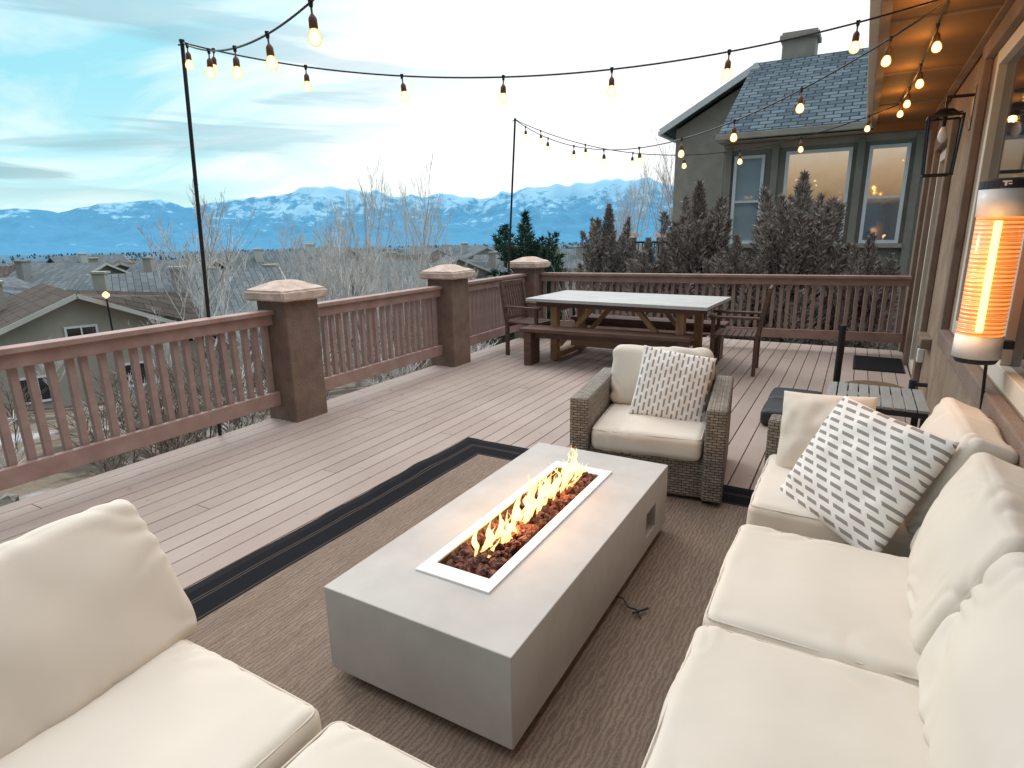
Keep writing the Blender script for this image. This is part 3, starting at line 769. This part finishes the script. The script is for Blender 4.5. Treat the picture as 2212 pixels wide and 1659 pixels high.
# ---------------------------------------------------------------- dining set
dt_=thing('dining_table','long dining table with pale top and oak trestle legs','dining table',(-2.64,7.72,0),(0,0,radians(-2)))
mb=MB()
for i in range(6): mb.box((0,-.62+1.24*(i+.5)/6,.845),(2.42,1.24/6-.003,.04))
part('table_top',dt_,mb,'tabletop',bevel=.003)
mb=MB().box((0,-.5,.79),(2.2,.04,.07)).box((0,.5,.79),(2.2,.04,.07)).box((-1.08,0,.79),(.04,.96,.07)).box((1.08,0,.79),(.04,.96,.07))
part('apron',dt_,mb,'darkwood')
for sx in (-1,1):
    mb=MB()
    mb.box((sx*.86,-.42,.39),(.10,.10,.74)); mb.box((sx*.86,.42,.39),(.10,.10,.74)); mb.box((sx*.86,0,.08),(.095,.95,.08)); mb.box((sx*.86,0,.72),(.095,.74,.07))
    mb.beam((sx*.80,-.42,.22),(sx*.30,-.42,.77),.06,.07,(0,1,0)); mb.beam((sx*.80,.42,.22),(sx*.30,.42,.77),.06,.07,(0,1,0))
    part('trestle_leg',dt_,mb,'lightwood',bevel=.004)
part('stretcher',dt_,MB().box((0,0,.20),(1.62,.07,.09)),'lightwood')
def bench(loc,rot,lab):
    b=thing('bench',lab,'bench',loc,(0,0,rot),group='dark wooden benches at the dining table')
    mb=MB()
    for i in range(3): mb.box((0,-.12+.12*i,.48),(2.2,.114,.045))
    part('seat',b,mb,'darkwood',bevel=.004)
    for sx in (-1,1): part('leg',b,MB().box((sx*1.0,0,.225),(.10,.30,.45)),'darkwood',bevel=.004)
    part('stretcher',b,MB().box((0,0,.40),(1.88,.05,.08)),'darkwood')
    return b
bench((-2.72,7.08,0),radians(3),'dark wooden bench at the near side of the dining table')
bench((-2.55,8.35,0),radians(2),'dark wooden bench between dining table and railing')
def dchair(loc,rot,lab):
    c=thing('dining_chair',lab,'chair',loc,(0,0,rot),group='slatted wooden armchairs at the dining table')
    mb=MB()
    for i in range(7): mb.box((0,-.24+.5*(i+.5)/7,.475),(.52,.062,.022))
    mb.box((0,-.24,.44),(.5,.03,.05)); mb.box((0,.24,.44),(.5,.03,.05))
    part('seat',c,mb,'darkwood',bevel=.003)
    for sx in (-1,1):
        part('leg',c,MB().box((sx*.26,-.25,.34),(.045,.045,.68)),'darkwood',bevel=.003)
        part('leg',c,MB().beam((sx*.26,.25,0),(sx*.26,.25,.46),.045,.045,(0,1,0)).beam((sx*.26,.25,.44),(sx*.26,.35,1.03),.045,.045,(0,1,0)),'darkwood')
        part('armrest',c,MB().box((sx*.26,-.01,.70),(.06,.60,.028)),'darkwood',bevel=.004)
    mb=MB(); mb.beam((-.25,.352,1.02),(.25,.352,1.02),.03,.075); mb.beam((-.25,.26,.54),(.25,.26,.54),.03,.05)
    for i in range(8):
        x=-.21+.42*i/7; mb.beam((x,.265,.54),(x,.35,1.0),.028,.014,(0,1,0))
    part('backrest',c,mb,'darkwood')
    return c
dchair((-4.03,7.62,0),radians(90-6),'slatted dark wooden armchair beside the railing')
dchair((-1.23,7.78,0),radians(-90+4),'slatted dark wooden armchair at the house end')

# ---------------------------------------------------------------- light poles & strings
top1=(-4.73,3.2,3.2); top2=(-4.70,8.4,3.36)
def pole(base,top,lab):
    B0=Vector(base); v=Vector(top)-B0
    mb=MB().tube((0,0,0),v,.017,.015,10).tube(v,v+Vector((0,0,.02)),.02,.02,8).tube(v+Vector((-.05,0,-.01)),v+Vector((.05,0,-.01)),.006,.006,6)
    return thing('light_pole',lab,'pole',base,me=mesh('light_pole',mb,'black'),group='poles holding the string lights')
pole((-4.92,3.10,-1.5),top1,'thin black metal pole on the railing holding string lights')
pole((-4.98,8.30,-1.5),top2,'thin black metal pole near the corner pillar')
sock=mesh('socket',MB().revolve((0,0,0),[(.005,0),(.005,-.045),(.014,-.055),(.019,-.065),(.020,-.10),(.016,-.105)],10),'socket',fixn=True)
gb=mesh('bulb',MB().revolve((0,0,0),[(.013,-.10),(.024,-.116),(.031,-.136),(.030,-.155),(.020,-.168),(.006,-.174)],14),'bulb',fixn=True)
for me in (sock,gb):
    for p in me.polygons: p.use_smooth=True
def string(p0,p1,sag,n,off=.5,lab='',skip=()):
    p0=Vector(p0);p1=Vector(p1)
    r=thing('string_light',lab,'string lights',tuple(p0),group='warm string lights over the deck')
    def pt(t): return (p1-p0)*t+Vector((0,0,-4*sag*t*(1-t)))
    mb=MB(); K=40
    for i in range(K): mb.tube(pt(i/K),pt((i+1)/K),.006,.006,6,False)
    for i in range(n):
        t=(i+off)/n; mb.tube(pt(t)+Vector((0,0,.012)),pt(t)+Vector((0,0,-.02)),.013,.009,6)
    part('cable',r,mb,'black')
    for i in range(n):
        if i in skip: continue
        t=(i+off)/n; a=radians(random.uniform(-5,5)); b=radians(random.uniform(-5,5))
        ob('socket',sock,r,tuple(pt(t)),(a,b,0)); ob('bulb',gb,r,tuple(pt(t)),(a,b,0))
    return r
string(top1,(.30,4.85,3.08),.34,7,.35,'string lights crossing from the railing pole to the soffit')
string(top1,(.0,1.2,3.1),.41,8,.25,'string lights sagging from the railing pole towards the eave')
string(top2,(.30,4.95,3.08),.62,9,.5,'string lights from the corner pole to the lit soffit')
string(top2,(.20,8.6,3.08),.52,7,.6,'string lights from the corner pole along the back railing')
string((.30,4.85,3.09),(.20,8.6,3.09),.10,4,.5,'short string lights hung under the soffit')
for p,e in (((.22,4.9,2.93),2.2),((.25,5.8,2.93),2.2),((.22,6.8,2.93),2.4),((.2,7.9,2.93),2.8),((.15,9.2,2.90),2.8),((.45,3.6,2.93),1.5)): plight(p,e*1.3,(1,.47,.11),.03)

# ---------------------------------------------------------------- neighbour house
nh=thing('neighbour_house','grey beige stucco house with slate shingle roof','house',(0,0,-1.6))
Z0=1.6
mb=MB()
def nb(x0,x1,z0,z1,y0=16.,y1=16.3): mb.box(((x0+x1)/2,(y0+y1)/2,(z0+z1)/2+Z0),(x1-x0,y1-y0,z1-z0))
wins=[(-2.87,-2.18,1.36,3.40),(-1.73,-.38,1.36,3.43),(-.06,.70,1.36,3.43)]
xs=-3.15
for a,b_,z0,z1 in wins:
    nb(xs,a,-1.6,3.8); nb(a,b_,-1.6,z0); nb(a,b_,z1,3.8); xs=b_
nb(xs,3.5,-1.6,3.8)
mb.box((-3.0,17.9,1.1+Z0),(.3,3.2,5.4))
part('wall',nh,mb,'olive',bevel=.01)
mb=MB()
mb.prism([(-5.30,19.6,0),(-5.30,19.6,4.66+Z0),(-3.0,19.6,5.93+Z0),(-.7,19.6,4.66+Z0),(-.7,19.6,0)],(0,7,0))
part('side_wall',nh,mb,'greystucco',fixn=True)
mb=MB()
th=.12
mb.prism([(-3.2,15.55,3.78+Z0),(3.8,15.55,3.78+Z0),(3.8,19.6,6.12+Z0),(-3.2,19.6,6.12+Z0)],(0,0,th))
mb.prism([(-3.2,19.62,6.12+Z0),(3.8,19.62,6.12+Z0),(3.8,24,3.6+Z0),(-3.2,24,3.6+Z0)],(0,0,th))
part('roof',nh,mb,'roofN',fixn=True)
mb=MB()
mb.prism([(-5.65,19.25,4.56+Z0),(-3.0,19.25,6.04+Z0),(-3.0,26.5,6.04+Z0),(-5.65,26.5,4.56+Z0)],(0,0,.1))
part('side_roof',nh,mb,'roofN',fixn=True)
part('fascia',nh,MB().beam((-5.68,19.20,4.60+Z0),(-3.0,19.20,6.10+Z0),.17,.03,(0,1,0)).box((-5.7,22.8,4.56+Z0),(.1,7.2,.12)),'wtrim')
part('gutter',nh,MB().box((.25,15.50,3.80+Z0),(7.0,.12,.13)).box((.25,15.78,3.70+Z0),(6.9,.44,.03)).box((.2,15.985,3.60+Z0),(6.7,.03,.16)),'greystucco',bevel=.01)
part('chimney',nh,MB().box((-2.1,20.3,5.6+Z0),(.85,.8,2.4)).box((-2.1,20.3,6.85+Z0),(1.0,.95,.12)).box((-2.1,20.3,6.95+Z0),(.9,.85,.06)),'greystucco',bevel=.01)
for k,(a,b_,z0,z1) in enumerate(wins):
    f=MB(); fw=.07; xc=(a+b_)/2; zc2=(z0+z1)/2+Z0; y=15.97
    f.box((a+fw/2,y,zc2),(fw,.1,z1-z0)); f.box((b_-fw/2,y,zc2),(fw,.1,z1-z0)); f.box((xc,y,z0+Z0+fw/2),(b_-a-2*fw,.1,fw)); f.box((xc,y,z1+Z0-fw/2),(b_-a-2*fw,.1,fw))
    if k!=1: f.box((xc,y+.01,2.35+Z0),(b_-a-2*fw,.08,.05))
    wn=ob('window',mesh('window_frame',f,'wtrim'),nh)
    part('glass',wn,MB().box((xc,16.02,zc2),(b_-a-2*fw+.01,.02,z1-z0-2*fw+.01)),'glasspale' if k==0 else 'glassreflect')
    part('sill',wn,MB().box((xc,15.93,z0+Z0-.05),(b_-a+.16,.12,.09)),'greystucco')
mb=MB()
for x in (-3.0,-1.96,-.22,.86): mb.box((x,15.95,1.2+Z0),(.15,.1,4.8))
part('pilaster',nh,mb,'olive',bevel=.01)
nb_=thing('balcony_railing','dark iron railing between stone capped pillars','railing',(-5.6,17.6,-1.8))
mb=MB()
for i in range(22): mb.box((-1.2+.12*i,0,2.6),(.02,.02,1.1))
mb.box((0,0,3.17),(2.8,.05,.05)); mb.box((0,0,2.05),(2.8,.05,.05)); part('metal_rail',nb_,mb,'black')
pm=mesh('post',MB().box((0,.2,1.65),(.38,.38,3.3)),'greystucco'); pc=mesh('post_cap',MB().box((0,.2,3.37),(.52,.52,.12),taper=.8),'cap')
for x in (-1.5,-.5,.6): ob('post',pm,nb_,(x,0,0)); ob('post_cap',pc,nb_,(x,0,0))

# ---------------------------------------------------------------- town houses
def town(variant):
    wall,roof=[('housewallA','roofA'),('housewallB','roofB'),('housewallC','roofB'),('housewallA','roofB')][variant]
    W_,D_,wh,rr=[(9.5,9,3.6,2.1),(12,9.5,3.4,2.6),(8,9,4.6,1.9),(11,8,3.3,2.3)][variant]
    r=thing('town_house',['tan house with brown gable roof','grey house with wide shingle roof','pale two storey house with gable roof','low tan house with grey shingle roof'][variant],'house',(0,0,-500),group='houses in the valley below the deck')
    mb=MB(); hw,hd=W_/2,D_/2
    mb.prism([(-hw,-hd,-4),(hw,-hd,-4),(hw,-hd,wh),(0,-hd,wh+rr),(-hw,-hd,wh)],(0,D_,0))
    if variant in(0,1): mb.prism([(hw-.01,-hd+3,-4),(hw+4.5,-hd+3,-4),(hw+4.5,-hd+3,wh-1.3),(hw-.01,-hd+3,wh-1.3)],(0,6,0))
    part('wall',r,mb,wall,fixn=True)
    mb=MB(); e=.6; k=rr/hw
    for sx in (-1,1): mb.prism([(sx*(hw+e),-hd-e,wh-e*k),(0,-hd-e,wh+rr),(0,hd+e,wh+rr),(sx*(hw+e),hd+e,wh-e*k)],(0,0,.18))
    for sy in (-1,1): mb.prism([(0,sy*2.4,wh+rr-.2),(hw+1.8,sy*2.4,wh-.4),(hw+1.8,0,wh+rr*.62),(0,0,wh+rr-.1)],(0,0,.16))
    if variant in(0,1): mb.prism([(hw,-hd+2.4,wh-.4),(hw+5.1,-hd+2.4,wh-1.9),(hw+5.1,-hd+9.6,wh-1.9),(hw,-hd+9.6,wh-.4)],(0,0,.16))
    part('roof',r,mb,roof,fixn=True)
    mb=MB()
    for sx in (-1,1): mb.beam((sx*(hw+e),-hd-e-.03,wh-e*k+.06),(0,-hd-e-.03,wh+rr+.06),.22,.05,(0,1,0))
    mb.box((-hw-e-.03,0,wh-e*k+.05),(.08,D_+1.2,.18))
    part('fascia',r,mb,'housewallC')
    part('chimney',r,MB().box((-hw*.55,1.5,wh+rr-.6),(.9,.9,2.2)).box((-hw*.55,1.5,wh+rr+.55),(1.1,1.1,.16)),wall)
    def wn_(x,z_,w_,h_):
        f=MB(); y=-hd-.04
        f.box((x,y,z_+h_/2),(w_+.2,.1,.1)); f.box((x,y,z_-h_/2),(w_+.2,.1,.1)); f.box((x-w_/2-.05,y,z_),(.1,.09,h_)); f.box((x+w_/2+.05,y,z_),(.1,.09,h_)); f.box((x,y,z_),(.07,.09,h_))
        wn=ob('window',mesh('window_frame',f,'wtrim'),r)
        part('glass',wn,MB().box((x,-hd-.01,z_),(w_,.03,h_)),'glass')
    for x in (-hw*.45,hw*.45):
        for z_ in ((1.4,) if wh<4.2 else (.7,3.2)): wn_(x,z_,1.4,1.2)
    wn_(0,wh+.25,1.2,.7)
    return r
tv=[town(i) for i in range(4)]
HL=[(66.8,41,8,0),(72,58,-40,3),(61.5,60,70,3),(57,48,95,1),(53.5,66,30,0),(49.2,56,80,3),(46,76,20,2),(42.2,66,100,1),(39,82,60,0),(35.6,78,15,3),(32.6,90,10,2),(30,80,80,3),(28.5,108,30,2),(66,80,40,1),(62.5,88,0,0),(58.5,82,60,3),(55.5,104,20,1),(51.5,88,100,2),(48.2,104,30,0),(45,112,0,3),(41,108,70,3),(37.5,116,20,2),(34.5,124,60,2),(26,110,45,0),(22.5,100,90,3),(69.5,84,80,0),(64.5,118,110,2),(60.2,128,30,3),(53.3,132,80,0),(47,138,60,3),(43,144,10,0),(39.5,140,95,1),(36.3,150,40,3),(70.8,112,10,3),(67.2,138,60,0),(57,150,100,3),(50,152,20,3)]
random.seed(21)
for k in range(48):
    HL.append((random.uniform(19,74),random.uniform(165,480),random.uniform(0,180),random.randrange(4)))
used=[False]*4
for az_,D,ro,v in HL:
    a=radians(az_); x,y=-D*sin(a),D*cos(a); zz_=gz(x,y)+(.75 if D<70 else 1.5 if D<100 else 1.7)
    if not used[v]:
        used[v]=True; tv[v].location=(x,y,zz_); tv[v].rotation_euler=(0,0,a+radians(ro))
    else: dup(tv[v],(x,y,zz_),(0,0,a+radians(ro)))
for az_,D,h in ((63.8,36,5.3),(62.3,38,4.4)):
    a=radians(az_); x,y=-D*sin(a),D*cos(a)
    lp=thing('porch_light','glowing porch lamp in the valley','lamp',(x,y,gz(x,y)),group='porch lamps in the valley')
    part('post',lp,MB().tube((0,0,0),(0,0,h),.05,.04,6),'black'); part('lamp_globe',lp,MB().revolve((0,0,h),[(.05,0),(.16,.1),(.16,.22),(.05,.32)],10),'bulb')

# ---------------------------------------------------------------- trees
def grow(mt,mc,p,d,L,r,depth,maxd,spread,rnd,up,nb0):
    segs=4 if depth==0 else (3 if depth<2 else 2)
    pts=[p]; cur=p.copy(); dd=d.copy()
    for s_ in range(segs):
        dd=(dd+Vector((rnd.uniform(-1,1),rnd.uniform(-1,1),rnd.uniform(-.4,.9)*up))*.15).normalized()
        nx_=cur+dd*L/segs
        r0=r*(1-.55*s_/segs); r1=r*(1-.55*(s_+1)/segs)
        (mt if depth==0 else mc).tube(cur,nx_,r0,r1,6 if depth==0 else 3,False)
        cur=nx_; pts.append(cur.copy())
    if depth>=maxd: return
    nb=nb0 if depth==0 else rnd.choice((3,3,4))
    for k in range(nb):
        t=rnd.uniform(.3,1) if depth else .2+.8*(k+.5)/nb
        i=min(segs-1,int(t*segs)); q=pts[i].lerp(pts[i+1],t*segs-i)
        ax=Vector((rnd.uniform(-1,1),rnd.uniform(-1,1),rnd.uniform(-.1,.5))).normalized()
        nd=(dd*(1-spread)+ax*spread+Vector((0,0,.3*up))).normalized()
        f=rnd.uniform(.42,.62)*(1.1-.55*t if depth==0 else 1)
        grow(mt,mc,q,nd,L*f,max(.006,r*.42),depth+1,maxd,spread,rnd,up,nb0)
    if depth: grow(mt,mc,cur,dd,L*.55,max(.006,r*.45),depth+1,maxd,spread,rnd,up,nb0)
def bare(seed,H,mat,bm_,lab,maxd=4,r=None,name='bare_tree',grp='leafless trees on the slope',spread=.5,nb0=10,wide=.92):
    rnd=random.Random(seed); mt=MB(); mc=MB()
    grow(mt,mc,Vector((0,0,0)),Vector((0,0,1)),H*.7,r or H*.011,0,maxd,spread,rnd,1,nb0)
    mz=max(v[2] for v in mc.v); k=H/mz
    for m_ in (mt,mc): m_.v=[(v[0]*k*wide,v[1]*k*wide,v[2]*k) for v in m_.v]
    t=thing(name,lab,'tree' if 'tree' in name else 'shrub',(0,0,-500),group=grp)
    ob('trunk',mesh('trunk',mt,bm_,uv=False),t); ob('crown',mesh('crown',mc,mat,uv=False),t); return t
bt=[bare(1,5.5,'twig','bark','pale leafless tree on the slope below the deck',nb0=13,wide=1.15),bare(2,9.4,'twig','bark','tall thin leafless tree below the deck',spread=.42,nb0=15),bare(5,11,'twig','bark','tall leafless cottonwood rising over the roofs',spread=.40,nb0=15)]
TL=[(57.3,16,0,1.0),(45,25,1,1.0),(39.3,30,2,1.0),(42,28,1,.78),(47.0,24,1,.76),(36.5,33,1,.70),(50,34,1,.62),(60.5,30,0,.8),(43,40,2,.62),(19.5,24,1,.85),(24,30,1,.66),(34,40,1,.64),(13.5,21,2,.72),(30.5,48,2,.6),(51.8,22,0,.8),(38,24,0,1.0),(44.6,20,0,1.05),(41,22,0,.95),(68,30,0,.6),(55,30,0,.8),(48.5,20,0,.9),(35,22,0,.9)]
us=[0,0,0]; rnd=random.Random(3)
for az_,D,v,sc in TL:
    a=radians(az_); x,y=-D*sin(a),D*cos(a)
    if not us[v]: us[v]=1; bt[v].location=(x,y,gz(x,y)-.1); bt[v].scale=(sc,)*3
    else: dup(bt[v],(x,y,gz(x,y)-.1),(0,0,rnd.uniform(0,6)),sc)
sb=[bare(31,1.7,'twigbrown','barkdark','leafless brown shrub below the railing',3,.014,'bare_shrub','leafless shrubs below the railing',.72),bare(33,1.9,'twig','bark','pale leafless shrub below the railing',3,.014,'bare_shrub','leafless shrubs below the railing',.7)]
us=[0,0]
for k in range(56):
    y=rnd.uniform(.2,13); x=-6.2-abs(rnd.gauss(0,1))*2.8
    v=0 if rnd.random()<.7 else 1; sc=rnd.uniform(.7,1.2)
    if not us[v]: us[v]=1; sb[v].location=(x,y,gz(x,y)-.1)
    else: dup(sb[v],(x,y,gz(x,y)-.1),(0,0,rnd.uniform(0,6)),sc)
mb=MB(); random.seed(5)
def rf(q):
    y=random.uniform(0,10); x=-5.3-abs(random.gauss(0,1))*1.6; r=random.uniform(.06,.28); return (x,y,gz(x,y)+r*.3),r
rocks(mb,300,rf); q=ob('rock_rubble',mesh('rock_rubble',mb,'rock',uv=False)); q['kind']='stuff'
# conifers
def conifer(seed,H,Wd,mat,n,leaf,name,lab,cat,leaders,grp,wmin=.07,sw=.16,lean=.45,up=.5):
    rnd=random.Random(seed); mb=MB(); tr=MB(); tr.tube((0,0,0),(0,0,H*.85),H*.022,H*.005,7)
    LD=[(Vector((0,0,.05*H)),Vector((0,0,1)),H*.93,Wd*.22)]
    for k in range(leaders):
        a=rnd.uniform(0,2*pi); u=rnd.random(); zz_=(.02+.70*u)*H; rr=Wd*.5*(1-zz_/H)**.75*sqrt(rnd.uniform(.1,1))
        b0=Vector((cos(a)*rr*.8,sin(a)*rr*.8,zz_)); dr_=Vector((cos(a)*lean,sin(a)*lean,1)).normalized()
        LD.append((b0,dr_,rnd.uniform(.12,.26)*H,Wd*rnd.uniform(wmin,wmin+.05)))
        tr.tube((0,0,zz_*.8),b0+dr_*.1*H,H*.007,H*.003,4,False)
    wsum=[l[2]*l[3] for l in LD]
    for i in range(n):
        p0,d0,L,wd=rnd.choices(LD,wsum)[0]
        t=rnd.random()**.8; rad=wd*(1-t)**.7*(.25+.75*t**.3 if t<.3 else 1)*sqrt(rnd.random())
        a=rnd.uniform(0,2*pi); out=Vector((cos(a),sin(a),0)); c=p0+d0*L*t+out*rad
        dd=(d0*up+out*rnd.uniform(.2,1.)+Vector((rnd.uniform(-.5,.5),rnd.uniform(-.5,.5),rnd.uniform(-.2,.5)))).normalized()
        l=leaf*rnd.uniform(.6,1.5); sd=dd.cross(Vector((rnd.uniform(-1,1),rnd.uniform(-1,1),rnd.uniform(-1,1))))
        if sd.length<.01: continue
        sd=sd.normalized()*l*sw
        mb.poly([c-sd,c+sd,c+dd*l])
    t=thing(name,lab,cat,(0,0,-500),group=grp)
    ob('trunk',mesh('trunk',tr,'barkdark',uv=False),t); ob('crown',mesh('crown',mb,mat,uv=False),t); return t
G='junipers beyond the back railing'
j1=conifer(1,4.4,2.7,'juniper',30000,.085,'juniper','tall grey brown juniper by the neighbour house','shrub',70,G,.055,.17,.20); j1.location=(-2.85,12.4,-1.7)
j2=conifer(2,4.45,3.1,'juniper',30000,.085,'juniper','wide grey brown juniper before the neighbour windows','shrub',80,G,.055,.17,.20); j2.location=(-1.02,12.5,-1.7)
j3=dup(j1,(-5.0,13.2,-1.7),(0,0,2.2),(.85,.85,.92),label='small grey brown juniper beyond the railing')
j4=dup(j2,(.15,12.2,-1.9),(0,0,1.2),(.7,.7,.80),label='low grey brown juniper beside the house')
j5=dup(j1,(-3.7,12.0,-1.9),(0,0,4.2),(.8,.8,.80),label='low grey brown juniper beside the house')
j6=dup(j2,(-2.0,11.9,-1.9),(0,0,3.2),(.75,.75,.80),label='low grey brown juniper beside the house')
pn=conifer(7,8.6,5.4,'pine',24000,.27,'pine_tree','dense green pine among the roofs','tree',100,'pines on the slope',.07,.13,.6,.2)
a=radians(28.4); pn.location=(-36*sin(a),36*cos(a),gz(-36*sin(a),36*cos(a))-.4); pn.scale=(.95,.95,1.1)
for az_,D,sc in ((25.8,42,.8),(24.2,44,.72),(22.4,46,.75),(31.5,60,.6),(53,74,.6),(59,100,.7),(36,60,.55),(66,70,.5),(44,90,.6)):
    a=radians(az_); x,y=-D*sin(a),D*cos(a); dup(pn,(x,y,gz(x,y)-.2),(0,0,D),sc)
mb=MB(); rnd=random.Random(8)
for k in range(5600):
    az_=radians(rnd.uniform(8,82)); D=110*(32**rnd.random()); x,y=-D*sin(az_),D*cos(az_)
    if D<250 and rnd.random()<.6: continue
    if noise.noise(Vector((x*.006,y*.006,2)))<-.12: continue
    z_=gz(x,y)-.3; h=rnd.uniform(3.,6.)*(1+D/2500); r=h*rnd.uniform(.22,.42); i=len(mb.v); s_=rnd.uniform(0,6)
    for q in range(5): mb.v.append((x+r*cos(s_+q*1.2566),y+r*sin(s_+q*1.2566),z_+h*.15))
    for q in range(5): mb.v.append((x+r*.6*cos(s_+.6+q*1.2566),y+r*.6*sin(s_+.6+q*1.2566),z_+h*.6))
    mb.v.append((x,y,z_+h)); mb.f+=[(i+q,i+(q+1)%5,i+5+(q+1)%5,i+5+q) for q in range(5)]+[(i+5+q,i+5+(q+1)%5,i+10) for q in range(5)]
q=ob('distant_wood',mesh('distant_wood',mb,'wood',uv=False)); q['kind']='stuff'
